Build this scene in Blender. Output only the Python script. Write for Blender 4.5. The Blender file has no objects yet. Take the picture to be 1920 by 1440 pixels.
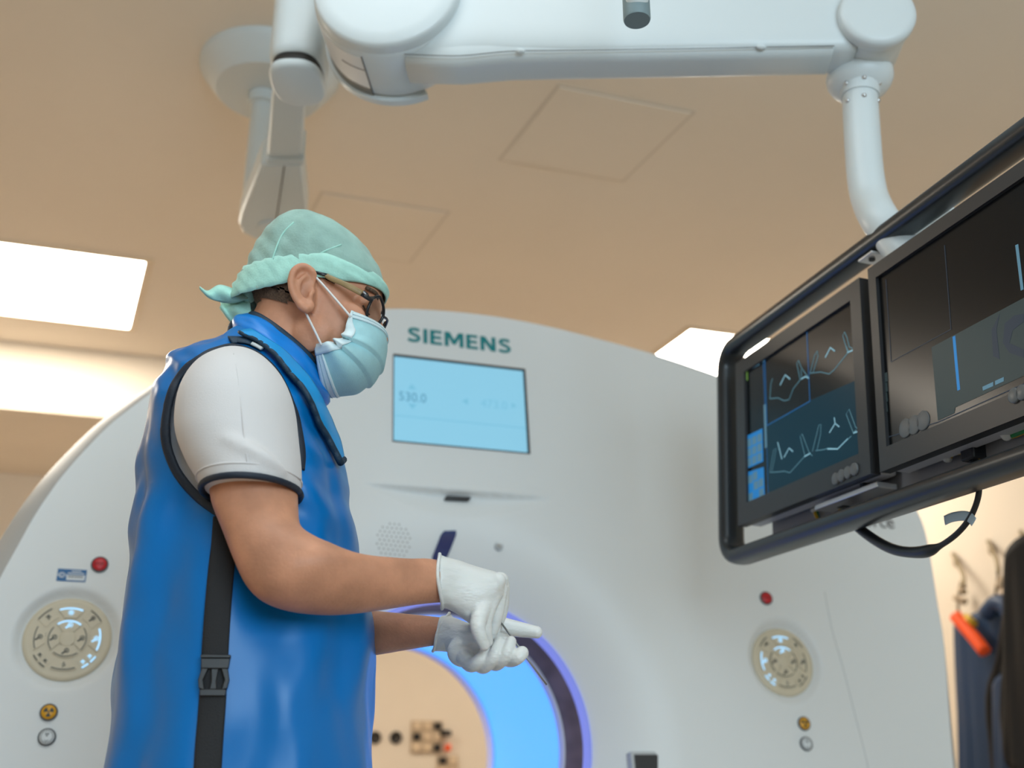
import bpy, bmesh, math, random
import numpy as np
from mathutils import Vector, Matrix, noise
from mathutils.bvhtree import BVHTree

random.seed(7)
scene = bpy.context.scene
COL = scene.collection

# ------------------------------------------------------------------ camera
FOC = 2000.0                      # focal length in pixels of the 1920 x 1440 frame
PSI, TH = math.radians(18), math.radians(20)
CZ = 0.9
cam_d = bpy.data.cameras.new('camera')
cam_d.sensor_width = 36.0
cam_d.lens = FOC / 1920 * 36.0
cam_d.clip_start = 0.05
cam_d.dof.use_dof = True
cam_d.dof.focus_distance = 1.40
cam_d.dof.aperture_fstop = 3.2
cam = bpy.data.objects.new('camera', cam_d)
COL.objects.link(cam)
cam.location = (0, 0, CZ)
cam.rotation_euler = (math.radians(90) + TH, 0, -PSI)
scene.camera = cam

# ------------------------------------------------------------------ world, exposure, large lights
scene.view_settings.view_transform = 'Standard'
scene.view_settings.look = 'None'
scene.view_settings.gamma = 1.0
scene.view_settings.use_curve_mapping = False
scene.view_settings.exposure = 0.1
world = bpy.data.worlds.new('world')
scene.world = world
world.use_nodes = True
world.node_tree.nodes['Background'].inputs[0].default_value = (0.62, 0.78, 1.0, 1)
world.node_tree.nodes['Background'].inputs[1].default_value = 1.0

def area_light(name, loc, target, sx, sy, energy, color):
    l = bpy.data.lights.new(name, 'AREA')
    l.shape = 'RECTANGLE'; l.size = sx; l.size_y = sy
    l.energy = energy; l.color = color
    o = bpy.data.objects.new(name, l); COL.objects.link(o)
    o.location = loc
    o.rotation_euler = (Vector(target) - Vector(loc)).to_track_quat('-Z', 'Y').to_euler()
    return o
# daylight through the window in the wall behind the camera
area_light('window_daylight', (0.55, -2.32, 1.75), (0.75, 2.0, 1.55), 2.3, 1.3, 68, (0.66, 0.87, 1.0))

PANEL_STRENGTH = 19.0          # rear row, full on
PANEL_DIM = 3.6                # cool light added out of view to brighten the upper scanner
PANEL_COLOR = (1.0, 0.90, 0.76)

# ------------------------------------------------------------------ geometry helpers
CP, SP, CT, ST = math.cos(PSI), math.sin(PSI), math.cos(TH), math.sin(TH)
RT = Vector((CP, -SP, 0)); FW = Vector((SP, CP, 0)); UP = Vector((0, 0, 1))
CAM = Vector((0, 0, CZ))

def ray(u, v):
    a = (u - 960) / FOC; b = (720 - v) / FOC
    fw = CT - b * ST; z = ST + b * CT
    return Vector((a * CP + fw * SP, -a * SP + fw * CP, z)), fw

def at(u, v, D):
    """the point of the room seen at (u, v), D metres in front of the camera along the floor"""
    d, fw = ray(u, v)
    return CAM + d * (D / fw)

def hit(u, v, P0, N):
    d, _ = ray(u, v)
    return CAM + d * ((P0 - CAM).dot(N) / d.dot(N))

def srgb(h):
    h = h.lstrip('#')
    c = [int(h[i:i + 2], 16) / 255 for i in (0, 2, 4)]
    return tuple(x / 12.92 if x <= 0.04045 else ((x + 0.055) / 1.055) ** 2.4 for x in c)

def material(name, col, rough=0.5, metal=0.0, spec=0.5, coat=0.0, noise_amt=0.0, noise_scale=20.0, bump=0.0, bump_scale=200.0,
             stretch=(1, 1, 1), emit=None, emit_str=0.0, sss=0.0, sheen=0.0, detail=4.0, col2=None):
    m = bpy.data.materials.new(name)
    m.use_nodes = True
    nt = m.node_tree; b = nt.nodes['Principled BSDF']
    if isinstance(col, str): col = srgb(col)
    b.inputs['Base Color'].default_value = (*col, 1)
    b.inputs['Roughness'].default_value = rough
    b.inputs['Metallic'].default_value = metal
    b.inputs['Specular IOR Level'].default_value = spec
    b.inputs['Coat Weight'].default_value = coat
    b.inputs['Coat Roughness'].default_value = 0.15
    if sss:
        b.inputs['Subsurface Weight'].default_value = sss
        b.inputs['Subsurface Radius'].default_value = (0.010, 0.004, 0.002)
        b.inputs['Subsurface Scale'].default_value = 1.0
    if sheen:
        b.inputs['Sheen Weight'].default_value = sheen
    if emit is not None:
        b.inputs['Emission Color'].default_value = (*(srgb(emit) if isinstance(emit, str) else emit), 1)
        b.inputs['Emission Strength'].default_value = emit_str
    tc = nt.nodes.new('ShaderNodeTexCoord')
    mp = nt.nodes.new('ShaderNodeMapping'); mp.inputs['Scale'].default_value = stretch
    nt.links.new(tc.outputs['Object'], mp.inputs['Vector'])
    if noise_amt or col2 is not None:
        n = nt.nodes.new('ShaderNodeTexNoise'); n.inputs['Scale'].default_value = noise_scale; n.inputs['Detail'].default_value = detail
        nt.links.new(mp.outputs['Vector'], n.inputs['Vector'])
        cr = nt.nodes.new('ShaderNodeValToRGB')
        if col2 is None:
            c1 = tuple(max(0, x * (1 - noise_amt)) for x in col); c2 = tuple(min(1, x * (1 + noise_amt)) for x in col)
        else:
            c1 = srgb(col2) if isinstance(col2, str) else col2; c2 = col
        cr.color_ramp.elements[0].position = 0.32; cr.color_ramp.elements[1].position = 0.68
        cr.color_ramp.elements[0].color = (*c1, 1); cr.color_ramp.elements[1].color = (*c2, 1)
        nt.links.new(n.outputs['Fac'], cr.inputs['Fac'])
        nt.links.new(cr.outputs['Color'], b.inputs['Base Color'])
    if bump:
        n2 = nt.nodes.new('ShaderNodeTexNoise'); n2.inputs['Scale'].default_value = bump_scale; n2.inputs['Detail'].default_value = 3
        nt.links.new(mp.outputs['Vector'], n2.inputs['Vector'])
        bp = nt.nodes.new('ShaderNodeBump'); bp.inputs['Strength'].default_value = bump; bp.inputs['Distance'].default_value = 0.002
        nt.links.new(n2.outputs['Fac'], bp.inputs['Height'])
        nt.links.new(bp.outputs['Normal'], b.inputs['Normal'])
    return m

def glow(name, col, strength):
    m = bpy.data.materials.new(name); m.use_nodes = True
    b = m.node_tree.nodes['Principled BSDF']
    c = srgb(col) if isinstance(col, str) else col
    b.inputs['Base Color'].default_value = (*[x * 0.4 for x in c], 1)
    b.inputs['Roughness'].default_value = 0.4
    b.inputs['Specular IOR Level'].default_value = 0.15
    b.inputs['Emission Color'].default_value = (*c, 1)
    b.inputs['Emission Strength'].default_value = strength
    return m

# ---- things, parts
def thing(name, label, cat, loc=(0, 0, 0), group=None):
    o = bpy.data.objects.new(name, None); COL.objects.link(o)
    o.location = loc; o.empty_display_size = 0.1
    o['label'] = label; o['category'] = cat
    if group: o['group'] = group
    return o

def tag(o, label=None, cat=None, group=None, kind=None):
    if label: o['label'] = label
    if cat: o['category'] = cat
    if group: o['group'] = group
    if kind: o['kind'] = kind
    return o

def put(o, parent):
    """parent o, whose vertices are in room coordinates"""
    if parent is not None:
        o.parent = parent
        if parent.parent is None:
            o.location = -Vector(parent.location)
    return o

def mk(name, verts, faces, mat, parent=None, smooth=True, sharp=None):
    me = bpy.data.meshes.new(name)
    me.from_pydata([tuple(v) for v in verts], [], [tuple(f) for f in faces])
    me.validate(); me.update()
    bm = bmesh.new(); bm.from_mesh(me); bmesh.ops.recalc_face_normals(bm, faces=bm.faces); bm.to_mesh(me); bm.free()
    if smooth:
        for p in me.polygons: p.use_smooth = True
        if sharp is not None:
            me.set_sharp_from_angle(angle=math.radians(sharp))
    o = bpy.data.objects.new(name, me); COL.objects.link(o)
    if mat is not None: me.materials.append(mat)
    return put(o, parent)

def bevel(o, w, seg=3, angle=40):
    m = o.modifiers.new('bevel', 'BEVEL'); m.width = w; m.segments = seg; m.limit_method = 'ANGLE'; m.angle_limit = math.radians(angle)
    m.harden_normals = False
    for p in o.data.polygons: p.use_smooth = True
    o.data.set_sharp_from_angle(angle=math.radians(35))
    return o

def box(name, c, s, mat, parent=None, ex=Vector((1, 0, 0)), ey=Vector((0, 1, 0)), ez=Vector((0, 0, 1)), bev=0.0, seg=3):
    c = Vector(c); v = []
    for k in (-1, 1):
        for j in (-1, 1):
            for i in (-1, 1):
                v.append(c + ex * (i * s[0] / 2) + ey * (j * s[1] / 2) + ez * (k * s[2] / 2))
    f = [(0, 2, 3, 1), (4, 5, 7, 6), (0, 1, 5, 4), (2, 6, 7, 3), (0, 4, 6, 2), (1, 3, 7, 5)]
    o = mk(name, v, f, mat, parent, smooth=False)
    if bev: bevel(o, bev, seg)
    return o

class MB:
    """collects several shapes into one mesh"""
    def __init__(s): s.v = []; s.f = []
    def add(s, v, f):
        n = len(s.v); s.v += [Vector(x) for x in v]; s.f += [tuple(i + n for i in q) for q in f]; return s
    def build(s, name, mat, parent=None, smooth=True, sharp=None): return mk(name, s.v, s.f, mat, parent, smooth, sharp)

def loft_vf(rings, caps=True, closed=True):
    n = len(rings[0]); v = [Vector(p) for r in rings for p in r]; f = []
    for i in range(len(rings) - 1):
        for j in range(n if closed else n - 1):
            a = i * n + j; b = i * n + (j + 1) % n
            f.append((a, b, b + n, a + n))
    if caps and closed:
        for base, rev in ((0, True), ((len(rings) - 1) * n, False)):
            c = sum((v[base + j] for j in range(n)), Vector()) / n
            k = len(v); v.append(c)
            for j in range(n):
                a, b = base + j, base + (j + 1) % n
                f.append((b, a, k) if rev else (a, b, k))
    return v, f

def catmull(P, n):
    """n samples per span through the points P (lists of floats)"""
    P = [np.array(p, float) for p in P]
    out = []
    for i in range(len(P) - 1):
        p0 = P[i - 1] if i else 2 * P[0] - P[1]; p1 = P[i]; p2 = P[i + 1]; p3 = P[i + 2] if i + 2 < len(P) else 2 * P[-1] - P[-2]
        for k in range(n):
            t = k / n
            out.append(0.5 * ((2 * p1) + (p2 - p0) * t + (2 * p0 - 5 * p1 + 4 * p2 - p3) * t * t + (3 * p1 - p0 - 3 * p2 + p3) * t ** 3))
    out.append(P[-1])
    return out

def tube_vf(pts, rad, seg=12, caps=True, flat=None, flat_dir=None):
    """sweep a circle (or, with flat, an ellipse thin along flat_dir) along pts"""
    pts = [Vector(p) for p in pts]; n = len(pts)
    if not hasattr(rad, '__len__'): rad = [rad] * n
    T = []
    for i in range(n):
        t = pts[min(i + 1, n - 1)] - pts[max(i - 1, 0)]
        T.append(t.normalized() if t.length > 1e-9 else Vector((0, 0, 1)))
    ref = Vector((0, 0, 1)) if abs(T[0].z) < 0.9 else Vector((1, 0, 0))
    N = (ref - T[0] * ref.dot(T[0])).normalized(); rings = []
    for i in range(n):
        if flat_dir is not None:
            fd = flat_dir[i] if isinstance(flat_dir, list) else flat_dir
            N = (fd - T[i] * fd.dot(T[i])).normalized()
        else:
            N = (N - T[i] * N.dot(T[i])).normalized()
        B = T[i].cross(N)
        k = flat if flat is not None else 1.0
        rings.append([pts[i] + N * (math.cos(2 * math.pi * j / seg) * rad[i] * k) + B * (math.sin(2 * math.pi * j / seg) * rad[i]) for j in range(seg)])
    return loft_vf(rings, caps)

def tube(name, pts, rad, mat, parent=None, seg=12, **kw):
    v, f = tube_vf(pts, rad, seg, **kw); return mk(name, v, f, mat, parent)

def smooth_path(P, n=6): return [Vector(p) for p in catmull([tuple(p) for p in P], n)]

def prism_vf(poly, a, b):
    """poly: list of points; extruded from poly + a to poly + b (a, b vectors)"""
    n = len(poly); v = [Vector(p) + a for p in poly] + [Vector(p) + b for p in poly]
    f = [tuple(range(n - 1, -1, -1)), tuple(range(n, 2 * n))]
    for i in range(n): j = (i + 1) % n; f.append((i, j, j + n, i + n))
    return v, f

def ell_vf(c, rx, ry, rz, ex=RT, ey=FW, ez=UP, nu=24, nv=14):
    c = Vector(c); rings = []
    for i in range(1, nv):
        a = math.pi * i / nv; rings.append([c + ex * (rx * math.sin(a) * math.cos(2 * math.pi * j / nu)) + ey * (ry * math.sin(a) * math.sin(2 * math.pi * j / nu)) + ez * (-rz * math.cos(a)) for j in range(nu)])
    v, f = loft_vf(rings, False)
    n = len(v); v += [c - ez * rz, c + ez * rz]; L = (nv - 2) * nu
    for j in range(nu): f.append(((j + 1) % nu, j, n)); f.append((L + j, L + (j + 1) % nu, n + 1))
    return v, f

def lathe_vf(c, axis, prof, seg=48, caps=True, e1=None, sq=1.0):
    """prof: (along axis, radius) pairs"""
    axis = Vector(axis).normalized()
    if e1 is None:
        ref = Vector((0, 0, 1)) if abs(axis.z) < 0.9 else Vector((1, 0, 0)); e1 = (ref - axis * ref.dot(axis)).normalized()
    e2 = axis.cross(e1); c = Vector(c)
    rings = [[c + axis * h + e1 * (r * math.cos(2 * math.pi * j / seg)) + e2 * (r * math.sin(2 * math.pi * j / seg)) for j in range(seg)] for h, r in prof]
    return loft_vf(rings, caps)

def ribbon_vf(pts, w, n, h=0.0004):
    """flat strip of width w along pts lying in the plane with normal n"""
    pts = [Vector(p) for p in pts]; v = []; f = []
    for i, p in enumerate(pts):
        t = (pts[min(i + 1, len(pts) - 1)] - pts[max(i - 1, 0)]).normalized(); s = n.cross(t).normalized() * (w / 2)
        v += [p - s, p + s, p + s + n * h, p - s + n * h]
    for i in range(len(pts) - 1):
        a = 4 * i; b = a + 4
        for q in range(4): f.append((a + q, a + (q + 1) % 4, b + (q + 1) % 4, b + q))
    f.append((0, 1, 2, 3)); k = 4 * (len(pts) - 1); f.append((k + 3, k + 2, k + 1, k))
    return v, f

def remesh(o, voxel, it=6, fac=0.5):
    m = o.modifiers.new('remesh', 'REMESH'); m.mode = 'VOXEL'; m.voxel_size = voxel; m.use_smooth_shade = True
    if it:
        s = o.modifiers.new('smooth', 'SMOOTH'); s.iterations = it; s.factor = fac
    dg = bpy.context.evaluated_depsgraph_get()
    me = bpy.data.meshes.new_from_object(o.evaluated_get(dg))
    o.modifiers.clear(); old = o.data; mats = list(old.materials)
    o.data = me; me.name = old.name
    me.materials.clear()
    for q in mats: me.materials.append(q)
    for p in me.polygons: p.use_smooth = True
    bpy.data.meshes.remove(old)
    return o

def text_mesh(name, s, c, ex, ey, en, width, height, depth, mat, parent=None, bold=0.0):
    """lettering fitted to width x height, centred on c"""
    cu = bpy.data.curves.new(name, 'FONT'); cu.body = s; cu.size = 1.0; cu.offset = bold; cu.extrude = 0.0
    cu.resolution_u = 4
    t = bpy.data.objects.new(name, cu); COL.objects.link(t)
    dg = bpy.context.evaluated_depsgraph_get(); dg.update()
    me = bpy.data.meshes.new_from_object(t.evaluated_get(dg))
    bpy.data.objects.remove(t); bpy.data.curves.remove(cu)
    bm = bmesh.new(); bm.from_mesh(me)
    r = bmesh.ops.extrude_face_region(bm, geom=bm.faces[:])
    for g in r['geom']:
        if isinstance(g, bmesh.types.BMVert): g.co.z += 1.0
    xs = [v.co.x for v in bm.verts]; ys = [v.co.y for v in bm.verts]
    x0, x1, y0, y1 = min(xs), max(xs), min(ys), max(ys)
    for v in bm.verts:
        v.co = c + ex * ((v.co.x - (x0 + x1) / 2) / (x1 - x0) * width) + ey * ((v.co.y - (y0 + y1) / 2) / (y1 - y0) * height) + en * (v.co.z * depth)
    bmesh.ops.recalc_face_normals(bm, faces=bm.faces)
    bm.to_mesh(me); bm.free(); me.name = name
    o = bpy.data.objects.new(name, me); COL.objects.link(o); me.materials.clear(); me.materials.append(mat)
    return put(o, parent)

def bvh_of(v, f): return BVHTree.FromPolygons([tuple(p) for p in v], [tuple(q) for q in f])

def on(bvh, u, v, off=0.0, D=1.4):
    """point and normal where the ray through (u, v) first meets the surface; else the nearest point of it"""
    d, _ = ray(u, v)
    loc, nor, _, _ = bvh.ray_cast(CAM, d.normalized())
    if loc is None:
        loc, nor, _, _ = bvh.find_nearest(at(u, v, D))
    if nor.dot(CAM - loc) < 0: nor = -nor
    return loc + nor * off, nor
# ------------------------------------------------------------------ room
CEIL = 2.75
X0, X1, Y0, Y1 = -3.2, 3.3, -2.4, 6.2
M_ceil = material('ceiling_paint', (0.85, 0.765, 0.655), rough=0.85, noise_amt=0.012, noise_scale=2.0)
M_wall = material('wall_paint', (0.86, 0.765, 0.64), rough=0.85, noise_amt=0.02, noise_scale=3.0)
M_floor = material('vinyl_floor', (0.40, 0.32, 0.245), rough=0.5, noise_amt=0.08, noise_scale=30.0)
M_gap = material('panel_gap', (0.72, 0.64, 0.54), rough=0.9)
M_white_metal = material('white_lacquer', (0.80, 0.80, 0.78), rough=0.4)

def structure(o): o['kind'] = 'structure'; return o
floor = structure(box('floor', ((X0 + X1) / 2, (Y0 + Y1) / 2, -0.05), (X1 - X0 + 0.2, Y1 - Y0 + 0.2, 0.1), M_floor))
ceiling = structure(box('ceiling', ((X0 + X1) / 2, (Y0 + Y1) / 2, CEIL + 0.05), (X1 - X0 + 0.2, Y1 - Y0 + 0.2, 0.1), M_ceil))
structure(box('wall_left', (X0 - 0.05, (Y0 + Y1) / 2, CEIL / 2), (0.1, Y1 - Y0, CEIL), M_wall))
structure(box('wall_right', (X1 + 0.05, (Y0 + Y1) / 2, CEIL / 2), (0.1, Y1 - Y0, CEIL), M_wall))
structure(box('wall_back', ((X0 + X1) / 2, Y1 + 0.05, CEIL / 2), (X1 - X0, 0.1, CEIL), M_wall))
# bulkhead in front of the back wall: bright upright face, shaded underside
structure(box('trim_1', ((X0 + X1) / 2, (5.0 + Y1) / 2, (2.43 + CEIL) / 2), (X1 - X0, Y1 - 5.0, CEIL - 2.43), M_wall))
# wall behind the camera, with a window opening
wx0, wx1, wz0, wz1 = -0.65, 1.75, 1.05, 2.45
wf = MB()
def wf_box(a, b, z0, z1):
    v = [(a, Y0 - 0.1, z0), (b, Y0 - 0.1, z0), (b, Y0, z0), (a, Y0, z0), (a, Y0 - 0.1, z1), (b, Y0 - 0.1, z1), (b, Y0, z1), (a, Y0, z1)]
    wf.add(v, [(0, 1, 2, 3), (7, 6, 5, 4), (0, 4, 5, 1), (1, 5, 6, 2), (2, 6, 7, 3), (3, 7, 4, 0)])
wf_box(X0, wx0, 0, CEIL); wf_box(wx1, X1, 0, CEIL); wf_box(wx0, wx1, 0, wz0); wf_box(wx0, wx1, wz1, CEIL)
structure(wf.build('wall_front', M_wall, smooth=False))
M_frame = material('window_lacquer', (0.8, 0.8, 0.8), rough=0.4)
win = MB()
for (a, b, z0, z1) in ((wx0, wx1, wz0, wz0 + 0.05), (wx0, wx1, wz1 - 0.05, wz1), (wx0, wx0 + 0.05, wz0, wz1), (wx1 - 0.05, wx1, wz0, wz1), (0.53, 0.57, wz0, wz1)):
    v = [(a, Y0 - 0.08, z0), (b, Y0 - 0.08, z0), (b, Y0 - 0.03, z0), (a, Y0 - 0.03, z0), (a, Y0 - 0.08, z1), (b, Y0 - 0.08, z1), (b, Y0 - 0.03, z1), (a, Y0 - 0.03, z1)]
    win.add(v, [(0, 1, 2, 3), (7, 6, 5, 4), (0, 4, 5, 1), (1, 5, 6, 2), (2, 6, 7, 3), (3, 7, 4, 0)])
structure(win.build('window_1', M_frame, smooth=False))

def askew(o, k, yref):
    for q in o.data.vertices: q.co.x -= k * (q.co.y - yref)
    return o
# ceiling hatches: a plate a hair below the ceiling inside a narrow open joint
def hatch(x0, x1, y0, y1):
    g = MB(); w = 0.011
    for (a, b, c, d) in ((x0, x1, y0, y0 + w), (x0, x1, y1 - w, y1), (x0, x0 + w, y0 + w, y1 - w), (x1 - w, x1, y0 + w, y1 - w)):
        z0, z1 = CEIL - 0.0012, CEIL + 0.002
        v = [(a, c, z0), (b, c, z0), (b, d, z0), (a, d, z0), (a, c, z1), (b, c, z1), (b, d, z1), (a, d, z1)]
        g.add(v, [(0, 1, 2, 3), (7, 6, 5, 4), (0, 4, 5, 1), (1, 5, 6, 2), (2, 6, 7, 3), (3, 7, 4, 0)])
    askew(g.build('hatch_joint', M_gap, ceiling, smooth=False), 0.10, y1)
    askew(box('hatch_plate', ((x0 + x1) / 2, (y0 + y1) / 2, CEIL - 0.001), (x1 - x0 - 2 * w, y1 - y0 - 2 * w, 0.006), M_ceil, ceiling), 0.10, y1)
ceiling_loc = Vector(ceiling.location)
hatch(0.875, 1.315, 2.405, 2.845)
hatch(0.32, 0.775, 3.215, 3.655)

# recessed ceiling lights
M_diff = glow('light_diffuser', PANEL_COLOR, PANEL_STRENGTH)
M_dim = glow('light_diffuser_cool', (0.88, 0.97, 1.0), PANEL_DIM)
M_lframe = material('light_frame', (0.78, 0.66, 0.5), rough=0.5)
def ceiling_light(x0, x1, y0, y1, label, m=None, k=0.0):
    t = thing('ceiling_light', label, 'ceiling light', ((x0 + x1) / 2, (y0 + y1) / 2, CEIL), 'recessed ceiling lights')
    fr = MB(); w = 0.03
    for (a, b, c, d) in ((x0 - w, x1 + w, y0 - w, y0), (x0 - w, x1 + w, y1, y1 + w), (x0 - w, x0, y0, y1), (x1, x1 + w, y0, y1)):
        z0, z1 = CEIL - 0.006, CEIL + 0.004
        v = [(a, c, z0), (b, c, z0), (b, d, z0), (a, d, z0), (a, c, z1), (b, c, z1), (b, d, z1), (a, d, z1)]
        fr.add(v, [(0, 1, 2, 3), (7, 6, 5, 4), (0, 4, 5, 1), (1, 5, 6, 2), (2, 6, 7, 3), (3, 7, 4, 0)])
    askew(fr.build('frame', M_lframe, t, smooth=False), k, y0)
    askew(box('diffuser', ((x0 + x1) / 2, (y0 + y1) / 2, CEIL - 0.001), (x1 - x0, y1 - y0, 0.004), m or M_diff, t), k, y0)
ceiling_light(-1.55, -0.20, 3.955, 4.665, 'bright rectangular ceiling light at the left, above the scanner shoulder', None, 0.095)
ceiling_light(2.105, 2.80, 3.91, 4.62, 'bright ceiling light at the right, partly behind the monitor frame', None, 0.05)
ceiling_light(-0.85, 0.50, 0.60, 1.30, 'added ceiling light out of view above the picture', M_dim)

# things on the walls
def wall_pt(u, v, axis, val):
    N = Vector((1, 0, 0)) if axis == 'x' else Vector((0, 1, 0))
    return hit(u, v, N * val, N)
M_black = material('black_plastic', (0.012, 0.012, 0.014), rough=0.45)
M_box = material('socket_grey', (0.55, 0.43, 0.3), rough=0.5)
M_beige = material('socket_beige', (0.75, 0.6, 0.42), rough=0.5)
M_orange = material('orange_plastic', '#ff5a1a', rough=0.45)
for i, (u, v, lab) in enumerate(((703, 1383, 'round black wall socket seen through the bore beside the blue apron'), (742, 1383, 'round black wall socket seen through the bore beside the socket panel'))):
    p = wall_pt(u, v, 'y', Y1)
    t = thing('wall_socket', lab, 'wall socket', p, 'round black wall sockets')
    v_, f_ = lathe_vf(p, (0, -1, 0), [(0, 0.034), (0.012, 0.034), (0.014, 0.03), (0.014, 0.024), (0.004, 0.022)], 24)
    mk('rim', v_, f_, M_black, t)
    for s in (-1, 1):
        v_, f_ = lathe_vf(p + Vector((s * 0.008, 0, 0)), (0, -1, 0), [(0.003, 0.003), (0.007, 0.003)], 10); mk('pin', v_, f_, M_box, t)
def socket_panel(u0, v0, u1, v1, rows, cols, label):
    a = wall_pt(u0, v1, 'y', Y1); b = wall_pt(u1, v0, 'y', Y1); c = (a + b) / 2
    t = thing('socket_panel', label, 'socket panel', (c.x, Y1, c.z))
    W, H = b.x - a.x, b.z - a.z
    box('backplate', (c.x, Y1 - 0.008, c.z), (W, 0.016, H), M_box, t, bev=0.004)
    for i in range(cols):
        for j in range(rows):
            q = Vector((a.x + W * (i + 0.5) / cols, Y1 - 0.02, a.z + H * (j + 0.5) / rows))
            k = (i * 3 + j * 2) % 4
            box('socket_cover', q, (W / cols * 0.72, 0.012, H / rows * 0.7), (M_beige, M_beige, M_black, M_beige)[k], t, bev=0.004)
    return t
sp1 = socket_panel(769, 1352, 829, 1412, 3, 3, 'square panel of wall sockets seen through the scanner bore')
q = wall_pt(838, 1402, 'y', Y1); box('orange_switch', (q.x, Y1 - 0.02, q.z), (0.03, 0.03, 0.035), M_orange, sp1, bev=0.004)
q = wall_pt(833, 1375, 'y', Y1); box('black_plug', (q.x, Y1 - 0.03, q.z), (0.06, 0.05, 0.03), M_black, sp1, bev=0.006)
socket_panel(818, 1417, 858, 1455, 2, 2, 'smaller socket panel at the bottom edge, seen through the bore')
# ------------------------------------------------------------------ scanner gantry
GX, GY, TI = 0.6178, 2.1926, 0.15
HH = math.hypot(1, TI)
gt = Vector((0, TI, 1)) / HH; gn = Vector((0, -1, TI)) / HH; gx = Vector((1, 0, 0)); GO = Vector((GX, GY, CZ))
def GW(x, z, d=0.0): return GO + gx * x + gt * z + gn * d
def G(u, v):
    p = hit(u, v, GO, gn) - GO
    return p.dot(gx), p.dot(gt)

M_cover = material('scanner_cover', (0.79, 0.795, 0.785), rough=0.42, spec=0.4)
M_edge = material('scanner_edge', (0.50, 0.51, 0.51), rough=0.45)  # darker than the cover, to put shade on the chamfer band
M_lip = material('bore_lip', (0.66, 0.62, 0.68), rough=0.35)
M_mylar = material('mylar_window', (0.17, 0.095, 0.075), rough=0.5, spec=0.2, noise_amt=0.35, noise_scale=7.0, stretch=(1, 1, 3), detail=1.0)
M_bluelight = glow('bore_light', (0.075, 0.33, 1.0), 1.3)
M_glowlip = glow('lip_added_glow', (0.24, 0.29, 0.80), 0.65)  # glow added to the lip to spread a blue halo on the funnel
M_teal = material('teal_lettering', (0.0, 0.22, 0.235), rough=0.5)
M_greytext = material('grey_lettering', (0.16, 0.14, 0.13), rough=0.5)
M_dark = material('dark_plastic', (0.03, 0.03, 0.032), rough=0.35)
M_darkgrey = material('ring_grey', (0.09, 0.095, 0.10), rough=0.4)
M_cream = material('keypad_cream', (0.66, 0.57, 0.42), rough=0.45)
M_red = material('stop_red', (0.55, 0.012, 0.02), rough=0.35)
M_redtext = material('stop_print', (0.12, 0.0, 0.005), rough=0.5)
M_yellow = material('warning_yellow', (0.75, 0.36, 0.01), rough=0.4)
M_print = material('black_print', (0.035, 0.04, 0.038), rough=0.5)
M_lit = glow('lit_symbol', (0.36, 0.68, 1.0), 1.15)
M_sticker = material('sticker_blue', (0.02, 0.13, 0.33), rough=0.4)
M_paper = material('label_white', (0.75, 0.77, 0.78), rough=0.5)
M_deepblue = material('laser_window', (0.012, 0.03, 0.14), rough=0.08, spec=0.7, coat=0.5)
M_seam = material('seam_grey', (0.42, 0.40, 0.38), rough=0.7)

gantry = thing('ct_scanner_gantry', 'large white ring-shaped CT scanner gantry with blue-lit bore behind the man', 'CT scanner', (GX, GY + 0.3, 0))

OUT = [(-1.03, -0.88), (-1.03, -0.3), (-1.02, 0.0), (-1.0, 0.25), (-0.935, 0.461), (-0.897, 0.554), (-0.861, 0.621), (-0.801, 0.711), (-0.75, 0.769), (-0.668, 0.851), (-0.598, 0.911), (-0.538, 0.951), (-0.41, 1.015), (-0.29, 1.06), (-0.169, 1.089), (-0.029, 1.1), (0.126, 1.1), (0.262, 1.092), (0.383, 1.078), (0.557, 1.053), (0.726, 1.016), (0.9, 0.965), (1.06, 0.895), (1.18, 0.815), (1.255, 0.735), (1.292, 0.65), (1.297, 0.566), (1.288, 0.423), (1.279, 0.296), (1.233, 0.009), (1.2, -0.3), (1.19, -0.88)]
BC = 0.077
NA = 560
def outline_radius():
    P = catmull(OUT, 12); P.append(np.array(OUT[0]))
    ang = np.linspace(0, 2 * math.pi, NA, endpoint=False); R = []
    for a in ang:
        d = np.array([math.cos(a), math.sin(a)]); best = 0
        for i in range(len(P) - 1):
            p = P[i] - [0, BC]; q = P[i + 1] - [0, BC]; e = q - p
            den = d[0] * e[1] - d[1] * e[0]
            if abs(den) < 1e-12: continue
            t = (p[0] * e[1] - p[1] * e[0]) / den; s = (p[0] * d[1] - p[1] * d[0]) / den
            if 0 <= s <= 1 and t > best: best = t
        R.append(best)
    return ang, np.array(R)
GA, GR = outline_radius()
band = []
for a in GA:
    up = math.cos(a - math.radians(84)); band.append(0.012 + 0.046 * (1 - max(0.0, up)) ** 0.6 if up > -0.2 else 0.055)
band = np.array(band)
DL = G(126, 1195); DR = G(1473, 1239)
RDL = (G(212, 1195)[0] - G(40, 1195)[0]) / 2 * 0.985; RDR = RDL
def sstep(t): t = min(1, max(0, t)); return t * t * (3 - 2 * t)
ZB = G(860, 921)[1]
FR0, FR1, FD = 0.303, 0.50, 0.085
def face_d(x, z):
    r = math.hypot(x, z - BC); d = 0.0
    if r < FR1: d -= FD * ((FR1 - max(r, FR0)) / (FR1 - FR0)) ** 1.9
    if abs(x) < 0.235 and 0.4 < z < 0.7:
        k = 1 - (x / 0.235) ** 2; zl = 0.062 * k ** 1.2 + 1e-4; t = (ZB - z) / zl
        if 0 <= t <= 1: d -= 0.022 * k * sstep(t / 0.10) * (1 - t) ** 1.2
        elif -0.9 < t < 0: d += 0.006 * k * (1 + t / 0.9) ** 2
    for (cx, cz) in (DL, DR):
        rr = math.hypot(x - cx, z - cz)
        if rr < RDL * 1.24: d -= 0.016 * sstep((RDL * 1.24 - rr) / (RDL * 0.26))
    return d
NR = 170
rings = []
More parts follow.
